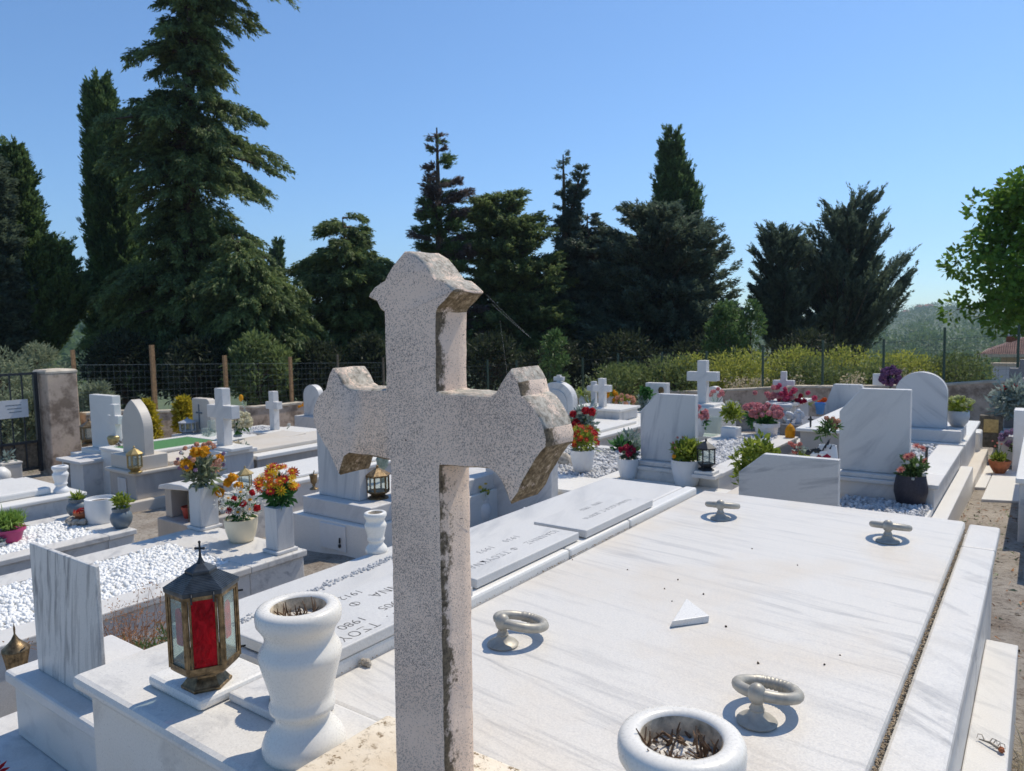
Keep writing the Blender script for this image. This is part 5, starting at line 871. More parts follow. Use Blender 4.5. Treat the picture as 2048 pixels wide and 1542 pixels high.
q = thing('grey_tomb', 'grey tomb with bright white lid bearing a tiny black cross', 'tomb', atY(1640, 900, 6.7)); xa, xb = atY(1600, 870, 6.7)[0], atY(1690, 870, 6.7)[0]; zt_ = zY(1600, 855, 6.7); boxpart('chest', 'greyv', q, xa, xb, 6.7, 8.9, -1.7, zt_-.03, .006); boxpart('lid', 'white', q, xa-.03, xb+.03, 6.66, 8.95, zt_-.0295, zt_, .008); c_ = atY(1620, 850, 6.75); latin_cross(q, 'black', c_[0], 6.76, zt_+.0005, zt_+.10, .05, .016, .016)
# bits on the grave behind the low slab
p = atY(1655, 920, 4.9); k = dep(p)/F; o = pot('flower_pot', 'white fluted urn pot painted with black leaves, pale pink blooms', p-np.array([0, 0, .07]), 19*k, 52*k, 'whitepot', 'barrel'); c_ = atY(1660, 845, 4.9); foliage(o, atY(1655, 858, 4.9), (.06, .06, .05), 170, .05, .016, 'l_mid', .4); blooms(o, [atY(x, y, 4.9) for x, y in ((1653, 836), (1661, 842), (1669, 846), (1676, 842), (1666, 838), (1672, 852))], .021, 'p_peach', 'p_pink', 'ball')
mb = MB(); 
for x, y, l in ((1645, 902, .05), (1650, 896, .06), (1655, 890, .045), (1660, 898, .03)): a = atY(x, y, 4.835); mb.tube([a, a+np.array([l*.4, -.002, l])], [.006, .001], 6)
build('painted_leaves', mb, 'black', o)
p = atY(1600, 922, 4.8); o = thing('artificial_flowers', 'bunch of pink artificial flowers and lime leaf on the low slab grave', 'bouquet', p); blooms(o, [atY(x, y, 4.8) for x, y in ((1592, 893), (1598, 898), (1590, 903), (1586, 890), (1600, 888), (1580, 886))], .019, 'p_salmon', 'p_pink', 'ball'); fast_mesh('lime_leaves', cards(np.repeat([atY(1606, 914, 4.8)], 7, 0), rdir(7, .6), np.full(7, .06), np.full(7, .035)), 'l_lime', o); foliage(o, atY(1600, 900, 4.8), (.05, .04, .03), 60, .035, .016, 'l_silver', .2)
p = atY(1640, 925, 4.7); o = thing('ribbon_bow', 'black, white and red ribbon bow beside the painted white urn pot', 'ribbon', p); mb = MB()
for x, y, m_ in ((1620, 905, 0), (1628, 908, 1), (1640, 915, 2), (1650, 913, 2), (1634, 902, 0), (1645, 908, 1)): a = atY(x, y, 4.7); mb.ball(a, .02, m_, sx=1.5, sy=.5, sz=.9, rough=.25)
build('bow', mb, ['black', 'whitepot', 'p_crimson'], o)
shrub('garden_shrub', 'low yellow green leafy shrub growing left of the low slab', (1473, 878), (1560, 985), Y=5.0, m_='l_lime', n=1500, L=.05, Wd=.022, k=50, trunk=False, up=.3)
# ------------------------------------------------------------------ LH: low chamfered slab, R1, R2
LH = thing('low_slab_grave', 'low wide marble slab with cut left corner standing before the tomb', 'headstone', (-1.1, 4.05, -1.3)); Y_ = 4.0
P = [atY(x, y, Y_)[[0, 2]] for x, y in ((1477, 1030), (1675, 1040), (1677, 920.5), (1527, 908), (1477, 944))]; P[0][1] = P[1][1] = -1.3
mb = MB(); mb.prism([tuple(q) for q in P], Y_, Y_+.05); build('slab', mb, 'sideV', LH, bevel=.004); boxpart('bed', 'beige', LH, -1.55, -1.13, 4.051, 5.2, -1.5, -1.03, .01)
R1 = thing('tall_slab_grave', 'marble grave with tall cut corner headstone and wide white kerb', 'grave', (-.8, 6.3, -1.4)); zt_ = -1.08; 
boxpart('front_chest', 'soft', R1, -1.24, -.56, 5.43, 5.80, -1.5, zt_-.031, .004); boxpart('front_plate', 'soft', R1, -1.26, -.535, 5.41, 5.80, zt_-.03, zt_, .006); boxpart('side_kerb', 'soft', R1, -.70, -.56, 5.801, 7.2, -1.5, zt_-.031, .004); boxpart('side_kerb', 'soft', R1, -1.24, -1.10, 5.801, 7.2, -1.5, zt_-.031, .004); boxpart('side_plate', 'white', R1, -.72, -.535, 5.801, 7.2, zt_-.03, zt_, .006); boxpart('side_plate', 'white', R1, -1.26, -1.09, 5.801, 7.2, zt_-.03, zt_, .006)
pebbles('grey_white_pebbles', -1.09, -.72, 5.8, 7.2, -1.10, 900, .016, 'pebblew')
boxpart('step_plate', 'soft', R1, -1.14, -.64, 5.44, 5.72, zt_+.0005, zt_+.03, .004)
Yh = 5.5; P = [atY(x, y, Yh)[[0, 2]] for x, y in ((1677, 938), (1791, 950), (1823, 780), (1723, 777), (1677, 822))]; xr = atY(1820, 860, Yh)[0]; 
P = [(P[0][0], zt_+.031), (xr, zt_+.031), (xr, P[2][1]), (P[3][0], P[3][1]), (P[0][0], P[4][1])]; mb = MB(); mb.prism(P, Yh, Yh+.07); build('headstone', mb, 'soft', R1, bevel=.005)
boxpart('outer_kerb', 'white', R1, -.558, -.468, 3.4, 7.28, -1.6, -1.262, .006); boxpart('gravel_tray', 'white', R1, -1.12, -.5595, 4.06, 5.405, -1.6, -1.225, .006)
pebbles('grey_white_pebbles', -1.10, -.575, 4.1, 5.40, -1.213, 2000, .013, 'pebblew')
p, k = P_at((1821, 1006), -1.205); o = pot('flower_pot', 'dark wicker pot with salmon roses at the corner of kerb', p, 30.5*k, 57*k, 'darkpot', 'barrel'); foliage(o, p+(0, 0, 74*k), (22*k, 22*k, 24*k), 420, 13*k, 6*k, 'l_mid', .4, k=26); blooms(o, [atD(x, y, dep(p)-.08) for x, y in ((1823, 911), (1802, 940), (1851, 922), (1845, 897), (1833, 893), (1815, 914))], 10*k, 'p_salmon', 'p_crimson', petals=10, each=True, rows=3); blooms(o, [atD(x, y, dep(p)-.1) for x, y in ((1835, 930), (1815, 925), (1848, 950), (1826, 958))], 4*k, 'p_white', 'p_white', 'ball', name='white_blooms')
p = atY(1852, 935, 5.9); o = thing('lamp_bracket', 'slim black lamp bracket rising behind the salmon roses', 'lamp', p); mb = MB(); mb.box(p[0]-.008, p[0]+.008, 5.9, 5.92, -1.08, zY(1852, 898, 5.9)); mb.box(p[0]-.06, p[0]+.01, 5.9, 5.92, zY(1852, 898, 5.9), zY(1852, 898, 5.9)+.014); build('bracket', mb, 'black', o)
R2 = thing('round_slab_tomb', 'white marble tomb with big semicircular veined headstone', 'tomb', (-.85, 8.5, -1.6)); zt_ = -1.09
boxpart('chest', 'soft', R2, -1.35, -.57, 7.40, 9.1, -1.6, zt_-.031, .006); boxpart('plate', 'white', R2, -1.37, -.535, 7.36, 9.15, zt_-.03, zt_, .006); boxpart('upper_block', 'soft', R2, -1.3, -.575, 7.42, 7.98, zt_+.0005, zt_+.105, .006); boxpart('footing', 'beige', R2, -.60+.0, -.47, 7.30, 9.4, -1.75, -1.42, .01)
boxpart('gate_post', 'white', R2, -.66, -.53, 9.2, 9.5, -1.75, -1.22, .02)
Yh = 7.55; xa, xb = atY(1789, 850, Yh)[0], atY(1893, 850, Yh)[0]
M['arcv'] = marble('arched_stone_marble', (.62, .63, .65), (.38, .39, .42), (0, R_(-42), 0), (.7, 4, 7), 1.5, .8, (.5, .68), .05, .45, .1); stele(R2, 'arcv', 'round', xa, xb, Yh, .09, zt_+.1055, zY(1843, 744, Yh))
p = atY(1915, 863, 7.75); k = dep(p)/F; o = pot('flower_pot', 'pale grey bowl of white and lime flowers beside semicircular headstone', (p[0]+.0, 7.75, zt_+.1055), 20.5*k, 32*k, 'gpot', 'bowl'); c_ = np.array([p[0], 7.75, zt_+.1055+44*k]); foliage(o, c_-(0, 0, 4*k), (24*k, 22*k, 10*k), 260, 13*k, 4*k, 'l_lime', .3, k=20); blooms(o, around(c_+(0, 0, 3*k), (27*k, 24*k, 12*k), 26, -.2), 5*k, 'p_lemon', 'p_white', 'ball')
c_ = atY(1781, 752, 9.6); o = thing('purple_wreath', 'round purple flower ball showing behind the semicircular headstone', 'bouquet', c_-(0, 0, .15)); blooms(o, around(c_, .1, 30, -1.1), .04, 'p_purple', 'p_lilac', 'ball'); boxpart('plate', 'whitepot', o, c_[0]-.2, c_[0]-.08, 9.65, 9.7, c_[2]-.12, c_[2]+.02, .004); mb = MB(); mb.tube([c_-(0, 0, .8), c_], .012); build('stake', mb, 'gpost', o)
o = thing('cut_corner_headstone', 'grey headstone with both top corners cut, behind the tall slab', 'headstone', atY(1690, 850, 8.7)); stele(o, 'greyw', 'oct', atY(1649, 840, 8.9)[0], atY(1735, 840, 8.9)[0], 8.9, .1, -1.7, zY(1690, 769, 8.9), 'stone')
for x, y, m1, m2, lab, sh in ((1608, 832, 'gpot', 'l_lime', 'grey pot with yellow green plant at the foot of the far wall', 'cyl'), (1640, 828, 'blue', None, 'bright blue plastic bucket at the foot of the far wall', 'flower')):
    p = atY(x, y, 11.5); o = pot('wall_pot', lab, p, .075, .17, m1, sh, 'pot'); 
    if m2: foliage(o, p+(0, 0, .2), (.09, .09, .06), 120, .08, .02, m2, .6)
p = atY(1648, 825, 12); o = thing('orange_bouquet', 'orange flower bunch beside the bright blue bucket', 'bouquet', p); blooms(o, around(p+(0, 0, .1), (.08, .05, .1), 12, -.8), .04, 'p_orange', 'p_orange', 'ball')

# ------------------------------------------------------------------ right edge: path pavers, dark tomb, plants
for i, (a, lab) in enumerate((((-.385, .3, 6.95, 8.9), 'large white marble paver lying in the path'), ((-.50, -.39, 7.6, 9.2), 'narrow pale paver along the foot of the round slab tomb'), ((-.45, .5, 9.25, 9.6), 'pale paver at the far end of the path before the grey tomb'))):
    mb = MB(); x0, x1, y0, y1 = a; mb.v = [(x, y, G0(x, y)+dz) for dz in (-.03, .018) for y in (y0, y1) for x in (x0, x1)]; mb.f = [(0, 2, 3, 1), (4, 5, 7, 6), (0, 1, 5, 4), (2, 6, 7, 3), (0, 4, 6, 2), (1, 3, 7, 5)]; mb.m = [0]*6; tag(build('path_paver', mb, 'white', bevel=.006), lab, 'paver')
p = atY(1999, 931, 8.6); p[2] = G0(p[0], p[1])+.018; k = dep(p)/F; o = pot('clay_bowl', 'terracotta bowl of small red flowers standing on the white path', p, 19.5*k, 26*k, 'terra', 'saucer'); foliage(o, p+(0, 0, 30*k), (15*k, 15*k, 6*k), 200, 12*k, 3.4*k, 'l_lime', .7, k=16); blooms(o, [atD(x, y, dep(p)) for x, y in ((1985, 882), (1995, 886), (2003, 888), (1990, 892))], 2.4*k, 'p_salmon', 'p_salmon', 'ball'); stems(o, p+(0, 0, 24*k), [atD(x, y, dep(p)) for x, y in ((1985, 882), (1995, 886), (2003, 888), (1990, 892))], .6*k)
o = thing('dark_step_tomb', 'dark grey tomb with picture box, partly cut by the right edge', 'tomb', (-.1, 10.2, -1.7)); p = atY(1988, 845, 9.9); boxpart('chest', 'greyw', o, p[0]+.0, .8, 9.9, 11.2, -1.9, -1.28, .006); boxpart('upper', 'darkst', o, p[0]+.08, .8, 10.2, 11.2, -1.2795, -1.03, .006); boxpart('plate', 'soft', o, p[0]+.06, .82, 10.15, 11.2, -1.0295, -1.0, .006); boxpart('column', 'greyv', o, p[0]+.24, p[0]+.36, 10.5, 10.65, -.9995, -.72, .006)
a = atY(1976, 845, 9.7); bx = thing('picture_box', 'small dark framed picture box on the dark tomb steps', 'box', a); boxpart('frame', 'rust', bx, a[0]-.08, a[0]+.14, 9.7, 9.8, -1.45, -1.09, .006); boxpart('picture', 'gold', bx, a[0]-.04, a[0]+.10, 9.694, 9.699, -1.28, -1.13, .002)
o = thing('grave_step', 'grey marble step before the dark tomb at the right', 'grave', (.1, 9.4, -1.6)); p = atY(1992, 880, 9.25); boxpart('chest', 'greyw', o, p[0]+.02, .8, 9.25, 9.88, -1.75, zY(1992, 872, 9.25), .006)
c_ = atY(2035, 878, 9.2); q = thing('lilac_bouquet', 'lilac and purple flower bunch on the grey step at the right', 'bouquet', c_); blooms(q, around(c_, (.15, .1, .09), 30, -.8), .03, 'p_lilac', 'p_purple', 'ball'); blooms(q, around(c_+np.array([.1, 0, -.04]), (.12, .1, .07), 14, -.8), .03, 'p_purple', 'p_purple', 'ball', name='purple_blooms'); foliage(q, c_-(0, 0, .08), (.1, .1, .07), 80, .05, .02, 'l_mid', .1)
o = thing('white_stand', 'square white flower stand at the right edge', 'stand', atY(2045, 870, 8.8)); p = atY(2028, 820, 8.8); boxpart('stand', 'whitepot', o, p[0], p[0]+.25, 8.8, 9.05, -1.6, p[2], .01)
c_ = atY(2028, 800, 9.9); o = thing('silver_plant', 'silvery leafed bush with red flowers at the right edge', 'plant', c_-(0, 0, .3)); foliage(o, c_, (.24, .2, .2), 700, .11, .035, 'l_silver', .2, k=40); blooms(o, [atY(x, y, 9.85) for x, y in ((2010, 775), (2016, 773), (2022, 778), (2006, 778), (2030, 774))], .035, 'p_red', 'p_red', 'ball')
o = thing('dark_cross', 'dark grey cross with little arch at the right edge', 'cross', atY(2050, 830, 11)); p = atY(2047, 735, 11); latin_cross(o, 'darkst', p[0]+.03, 11, -1.2, p[2]+.1, .35, .14, .12, p[2]-.08)
Rt = thing('edge_tomb', 'white and grey marble tomb cut off by the right frame edge', 'tomb', (.3, 6.2, -1.5)); boxpart('chest', 'kerb', Rt, -.105, 1.0, 5.42, 8.2, -1.6, -1.02, .006); boxpart('plate', 'white', Rt, -.125, 1.0, 5.40, 8.2, -1.0195, -.985, .006); boxpart('upper_plate', 'white', Rt, -.03, 1.0, 6.2, 8.2, -.9845, -.88, .006)
o = thing('low_edge_kerb', 'thin white marble kerb at the right edge beside the path', 'kerb', (.05, 4.8, -1.3)); boxpart('kerb', 'white', o, -.055, .6, 4.55, 5.35, -1.4, -1.12, .006)
# litter on the path
q = atX(2040, 1385, .02); o = thing('dry_grass_tuft', 'dry yellow green grass tuft beside the lower marble step', 'plant', (.03, 2.2, G0(0, 2.2))); n = 420; B0 = np.stack([RNG.uniform(-.03, .12, n), RNG.uniform(2.15, 2.5, n), np.full(n, G0(0, 2.2))], 1); fast_mesh('blades', cards(B0, rdir(n, .5), RNG.uniform(.05, .16, n), np.full(n, .003), .4), 'l_drygrass', o)
n = 700; B0 = np.stack([RNG.uniform(-.48, .4, n), RNG.uniform(3.0, 6.8, n)**1.0, np.zeros(n)], 1); B0[:, 2] = [G0(x, y)+.008 for x, y in B0[:, :2]]; D2 = rdir(n); D2[:, 2] = np.abs(D2[:, 2])*.25; tag(fast_mesh('path_litter', cards(B0, D2, RNG.uniform(.01, .05, n), RNG.uniform(.004, .014, n), .5), ['l_dry', 'bark', 'l_olive'], None, (0, 4.5, -1.4), RNG.integers(0, 3, n)), kind='stuff')
q0, q1_ = at(1958, 1478, -1.003), at(2003, 1503, -1.003); o = thing('dead_twig', 'curled dead twig lying on the lower marble step', 'twig', q0); mb = MB(); mb.tube([q0, (q0+q1_)/2+(0, 0, .006), q1_+(0, 0, .003)], [.0015, .003, .004], 6)
for t in (.25, .45, .6, .8): a = q0+(q1_-q0)*t; s = random.choice((-1, 1)); mb.tube([a+(0, 0, .004), a+np.array([.006*s, .010, .012]), a+np.array([.014*s, .012, .010]), a+np.array([.016*s, .004, .003])], [.0016, .0013, .001, .0006], 5)
build('twig', mb, 'stone', o); mb = MB(); mb.ball(q1_+(0, 0, .004), .007, rough=.2); build('bud', mb, 'terra', o)
mb = MB()
for x, y in ((1329, 1178), (1407, 1189), (1344, 1203), (1452, 1254), (1595, 1131), (1504, 1098), (1255, 1140), (1356, 1160), (1680, 1311), (1649, 1330), (1516, 1327), (1145, 1120)): q = at(x, y, ZS); mb.ball(q+(0, 0, .0012), random.uniform(.0016, .0032), seg=6, rings=4, rough=.3)
tag(build('slab_crumbs', mb, 'bark'), kind='stuff')
# ------------------------------------------------------------------ trees
RT = np.array([math.cos(YAW), -math.sin(YAW), 0]); FW = np.array([math.sin(YAW), math.cos(YAW), 0])
def conifer(name, label, D, prof, m_='cedar', n=240, L=.3, Wd=.08, droop=.25, per=12, sp=5, tx=None, group=None, gap=.0, limbs=True, up=.1, base=None, mix=None, fan=.26, boughs=.30, dens=1.0):
    # prof: (y pixel, left pixel, right pixel) of the outline, measured on the plane at depth D; the crown is as deep as wide
    sc = D/F; Q = [(atD((l+r)/2, y, D), (r-l)/2*sc) for y, l, r in prof]; zs = np.array([q[0][2] for q in Q])[::-1]; lat = np.array([np.dot(q[0], RT) for q in Q])[::-1]; hw = np.array([q[1] for q in Q])[::-1]
    if tx is None: trk = lat.copy()
    else:
        tl = [np.dot(atD(x, y, D), RT) for x, y in tx]; tz = [atD(x, y, D)[2] for x, y in tx]; o_ = np.argsort(tz); trk = np.interp(zs, np.array(tz)[o_], np.array(tl)[o_])
    zb = gz(*(FW*D+RT*lat[0])[:2]); z0 = min(zs[0], zb+.6)
    root = FW*D+RT*trk[0]; root[2] = zb; o = thing(name, label, 'tree', root, group)
    # boughs: a few long ones that carry fans of sprays and show gaps between them, and many short ones that cloak the trunk
    boughs = 1.3 if not limbs else boughs; fan = .35 if not limbs else fan; hw = hw*(.8 if not limbs else 1)
    nl = max(14, int(n*boughs)); ns_ = int(n*.30); n = nl+ns_; short = np.arange(n) >= nl
    zz = np.linspace(zs[0], zs[-1], 300); wts = np.interp(zz, zs, hw)+.12; z = RNG.choice(zz, n, p=wts/wts.sum())+RNG.normal(size=n)*.1
    th = RNG.uniform(0, 2*math.pi, n); ct, st = np.cos(th), np.sin(th); c = np.interp(z, zs, lat); h = np.interp(z, zs, hw); t = np.interp(z, zs, trk)
    rx = np.where(ct > 0, c+h-t, t-(c-h)); ln = np.maximum(.12, np.sqrt((rx*ct)**2+(h*.85*st)**2))*np.where(short, RNG.uniform(.25, .7, n), np.clip(RNG.normal(.95, .17, n), .5, 1.25))
    dirv = RT[None]*(ct*np.abs(rx))[:, None]+FW[None]*(st*h*.85)[:, None]; dirv /= np.linalg.norm(dirv, axis=1, keepdims=True)+1e-6
    P0 = FW*D+RT*t[:, None]; P0 = np.array(P0); P0[:, 2] = z-ln*up*2
    L = L*.5; Wd = Wd*.42; tot = int(dens*n*520*(.6+.4*min(2, hw.max()/1.5))); wl = ln/ln.sum(); cnt = np.maximum(30, (tot*wl).astype(int)); bi = np.repeat(np.arange(n), cnt); m = len(bi); lb_ = ln[bi]
    tw = np.maximum(3, (cnt/26).astype(int)); ti = (RNG.uniform(0, 1, m)*tw[bi]).astype(int); sd = (bi*97.13+ti*13.7); hs = lambda q: np.modf(np.abs(np.sin(sd*q)*43758.5453))[0]      # twigs: each card belongs to one twig of its bough
    s = .12+.88*hs(1.0)**.7; lat_ = (hs(2.3)*2-1)*(.05+fan*lb_*(1.1-s)); ver = (hs(3.7)*2-1)*.06*(1+lb_*.5)
    B = P0[bi]+dirv[bi]*(lb_*s)[:, None]; B[:, 2] += up*3.2*lb_*s-droop*lb_*s**2+ver; side = np.cross(dirv, (0, 0, 1.)); B += side[bi]*lat_[:, None]
    tdir = dirv[bi]+side[bi]*(np.sign(lat_)*.7)[:, None]+np.array([0, 0, 1])*(up*3-droop*2.2*s)[:, None]; tl = .10+.12*hs(5.1)+.05*lb_; u_ = RNG.uniform(0, 1, m)**1.2
    B += tdir*(u_*tl)[:, None]+RNG.normal(size=(m, 3))*(.02+.05*tl*(1.2-u_))[:, None]
    Dq = tdir+rdir(m)*.75; Dq[:, 2] -= max(0, droop)*.9; V = cards(B, Dq, L*RNG.uniform(.5, 1.3, m), Wd*RNG.uniform(.6, 1.5, m), .25)
    if mix: mi = (RNG.uniform(0, 1, n)[bi] < mix[1]).astype(int); fast_mesh('crown', V, ['l_'+m_, 'l_'+mix[0]], o, midx=mi)
    else: fast_mesh('crown', V, 'l_'+m_, o)
    arc = (up*3.2*ln-droop*ln)[:, None]*.6
    mb = MB(); k = len(zs); pts = [FW*D+RT*trk[i] for i in range(k)]; 
    for i in range(k): pts[i] = np.array([pts[i][0], pts[i][1], zs[i]])
    pts = [np.array([root[0], root[1], zb-.3])]+pts; w_ = max(.05, .05*(zs[-1]-zb)**.8); rs = [w_*(1-.93*min(1, max(0, (q[2]-zb)/(zs[-1]-zb)))) for q in pts]; mb.tube(pts, rs, 8)
    if limbs:
        for i in range(0, n, 2): a = P0[i]; mb.tube([a, a+dirv[i]*ln[i]*.5+np.array([0, 0, arc[i].mean()*.5]), a+dirv[i]*ln[i]*.95+np.array([0, 0, (up*3.2-droop)*ln[i]*.85])], [w_*.16, w_*.09, w_*.03], 4)
    build('trunk', mb, 'bark', o); return o
g0 = 'cypresses and cedars beyond the fence'
conifer('cedar_tree', 'huge dark cedar with drooping boughs, its top cut off by frame', 22, [(-160, 440, 520), (-90, 385, 590), (-10, 375, 590), (20, 352, 545), (60, 342, 500), (110, 308, 490), (140, 345, 480), (165, 350, 475), (190, 262, 492), (225, 258, 535), (285, 262, 545), (330, 275, 548), (395, 285, 528), (440, 300, 520), (470, 285, 490), (510, 240, 505), (560, 232, 545), (610, 225, 570), (680, 225, 600), (745, 232, 590)], 'cedar', 900, .30, .085, .42, 15, 6, [(420, -160), (395, 200), (388, 460), (385, 740)], g0, up=.06)
conifer('cypress_tree', 'tall slim dense cypress standing close left of the huge cedar', 24, [(180, 213, 224), (215, 205, 240), (260, 201, 252), (330, 199, 262), (420, 196, 270), (500, 194, 285), (600, 192, 300), (740, 190, 310)], 'cypress', 520, .30, .10, -.3, 10, 6, None, g0, limbs=False, up=.35)
conifer('cypress_tree', 'spired cypress with bare twigs at its tip, near left edge', 21, [(312, 42, 52), (330, 34, 62), (380, 30, 76), (440, 32, 82), (500, 30, 95), (545, 20, 128), (600, 25, 150), (650, 10, 165), (700, 0, 160)], 'cypress', 620, .28, .09, -.2, 10, 6, [(46, 310), (52, 700)], g0, limbs=False, up=.3)
conifer('cypress_tree', 'dark cypress cut in half by the left frame edge', 20, [(325, -40, 8), (380, -60, 25), (450, -60, 28), (520, -70, 45), (600, -80, 55), (700, -90, 60)], 'dark', 380, .28, .09, .1, 10, 6, None, g0, limbs=False, up=.2)
q = atD(47, 318, 21); 
conifer('cedar_tree', 'bushy mid height cedar filling space right of the huge cedar', 20.5, [(470, 440, 500), (510, 415, 555), (545, 410, 580), (590, 430, 615), (640, 440, 632), (690, 450, 630), (745, 430, 610)], 'cedar', 460, .26, .075, .45, 12, 6, None, g0, up=.06)
conifer('cypress_tree', 'tiny distant cypress spire between the huge cedar and rounded cedar', 45, [(494, 556, 562), (530, 552, 567), (580, 552, 568), (640, 552, 570)], 'cypress', 90, .4, .16, -.3, 7, 4, None, g0, limbs=False, up=.3)
conifer('cedar_tree', 'rounded open cedar with layered boughs just left of the cross', 23, [(438, 685, 725), (455, 610, 735), (478, 590, 740), (500, 588, 780), (530, 600, 800), (570, 600, 800), (610, 630, 790), (660, 640, 790), (745, 640, 790)], 'cedar', 430, .30, .085, .35, 13, 6, [(690, 438), (715, 745)], g0, up=.10)
conifer('cypress_tree', 'thin half dead cypress rising behind the top of the cross', 24, [(265, 872, 884), (285, 868, 886), (320, 864, 900), (345, 862, 908), (370, 860, 930), (400, 856, 928), (440, 850, 932), (480, 838, 935), (540, 845, 950), (620, 850, 960), (740, 850, 960)], 'cypress', 330, .28, .08, .1, 10, 5, [(877, 265), (885, 740)], g0, up=.15, mix=('brown', .45))
conifer('cedar_tree', 'broad dark round headed cedar right of the half dead cypress', 25, [(388, 1015, 1040), (400, 950, 1050), (425, 935, 1065), (460, 930, 1085), (520, 935, 1110), (580, 935, 1135), (640, 930, 1150), (745, 930, 1150)], 'cedar', 700, .30, .09, .15, 12, 6, None, g0, up=.14)
conifer('cypress_tree', 'sparse forked cypress top above the dark tree mass', 26, [(316, 1120, 1128), (335, 1114, 1135), (375, 1112, 1138), (410, 1114, 1142), (440, 1112, 1150), (480, 1105, 1165), (560, 1100, 1200), (740, 1100, 1220)], 'dark', 230, .26, .08, .1, 9, 5, [(1124, 316), (1135, 740)], g0, up=.15)
conifer('cypress_tree', 'thin side stem leaning right beside the sparse forked cypress', 25.8, [(343, 1157, 1163), (365, 1150, 1168), (400, 1140, 1160), (430, 1128, 1150), (470, 1120, 1145)], 'dark', 60, .22, .07, .1, 8, 5, [(1161, 343), (1130, 470)], g0, up=.15)
conifer('cedar_tree', 'dark shaggy cedar between the round headed cedar and the column cypress', 25.5, [(430, 1150, 1195), (455, 1135, 1210), (500, 1120, 1240), (560, 1110, 1280), (640, 1110, 1300), (745, 1110, 1300)], 'dark', 520, .30, .09, .25, 12, 6, None, g0, up=.14)
conifer('cypress_tree', 'dense column cypress standing above the dark cedar mass', 27, [(282, 1334, 1341), (300, 1324, 1348), (330, 1316, 1356), (370, 1312, 1364), (420, 1306, 1385), (520, 1300, 1400), (700, 1300, 1400)], 'cypress', 460, .28, .09, -.3, 10, 6, [(1337, 282), (1340, 700)], g0, limbs=False, up=.32)
conifer('cedar_tree', 'wide shaggy dark cedar in front of the column cypress', 24.5, [(420, 1235, 1275), (435, 1225, 1380), (455, 1215, 1400), (490, 1210, 1425), (540, 1215, 1440), (600, 1210, 1450), (660, 1200, 1460), (745, 1180, 1460)], 'dark', 900, .30, .09, .1, 13, 6, [(1320, 420), (1320, 745)], g0, up=.2)
conifer('cypress_tree', 'spreading dark cypress with upswept arms, left one of the pair', 25, [(458, 1538, 1556), (480, 1522, 1580), (520, 1500, 1600), (560, 1520, 1610), (600, 1505, 1620), (640, 1520, 1630), (700, 1540, 1640)], 'dark', 330, .28, .08, -.05, 12, 6, [(1545, 458), (1570, 700)], g0, up=.34, fan=.12, boughs=.2)
conifer('cypress_tree', 'spreading dark cypress with long upswept right arms, right of the pair', 25.5, [(392, 1690, 1706), (410, 1684, 1748), (440, 1650, 1735), (470, 1640, 1750), (500, 1625, 1765), (535, 1610, 1775), (575, 1600, 1790), (610, 1600, 1800), (650, 1600, 1795), (700, 1610, 1770)], 'dark', 560, .28, .08, -.12, 13, 6, [(1698, 392), (1665, 700)], g0, up=.36, fan=.12, boughs=.2)
# understorey behind the fence: bushes, most in foliage darkened for the shadow there
def bush(label, x0, x1, y0, y1, D, m_, n=2600, L=.14, Wd=.05, k=60, name='bush', group='bushes behind the fence', up=.35):
    return shrub(name, label, (x0, y0), (x1, y1), D=D, m_=m_, n=n, L=L, Wd=Wd, k=k, group=group, cat='bush', up=up)
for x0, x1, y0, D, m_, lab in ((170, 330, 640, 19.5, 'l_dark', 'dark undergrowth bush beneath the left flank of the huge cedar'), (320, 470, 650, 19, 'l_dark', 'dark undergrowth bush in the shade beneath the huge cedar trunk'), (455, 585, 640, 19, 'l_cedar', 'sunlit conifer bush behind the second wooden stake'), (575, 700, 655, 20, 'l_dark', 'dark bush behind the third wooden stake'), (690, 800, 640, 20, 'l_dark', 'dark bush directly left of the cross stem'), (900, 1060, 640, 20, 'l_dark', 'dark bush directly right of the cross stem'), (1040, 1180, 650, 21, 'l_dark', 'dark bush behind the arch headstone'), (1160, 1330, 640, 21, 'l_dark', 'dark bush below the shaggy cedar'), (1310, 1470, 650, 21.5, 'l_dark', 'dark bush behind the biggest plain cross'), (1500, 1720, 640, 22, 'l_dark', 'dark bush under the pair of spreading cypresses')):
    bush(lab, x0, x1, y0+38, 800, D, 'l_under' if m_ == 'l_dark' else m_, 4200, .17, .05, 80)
bush('small light green tree before the dark cedars', 1412, 1490, 606, 760, 18.5, 'l_mid', 3600, .10, .045, 70, 'young_tree', None); bush('loose light green sapling right of the small light green tree', 1470, 1530, 604, 760, 18.8, 'l_mid', 1800, .11, .05, 40, 'young_tree', None)
bush('pale leafed young tree right of the cross top arm', 1078, 1142, 662, 790, 16.5, 'l_mid', 1500, .10, .04, 40, 'young_tree', None)
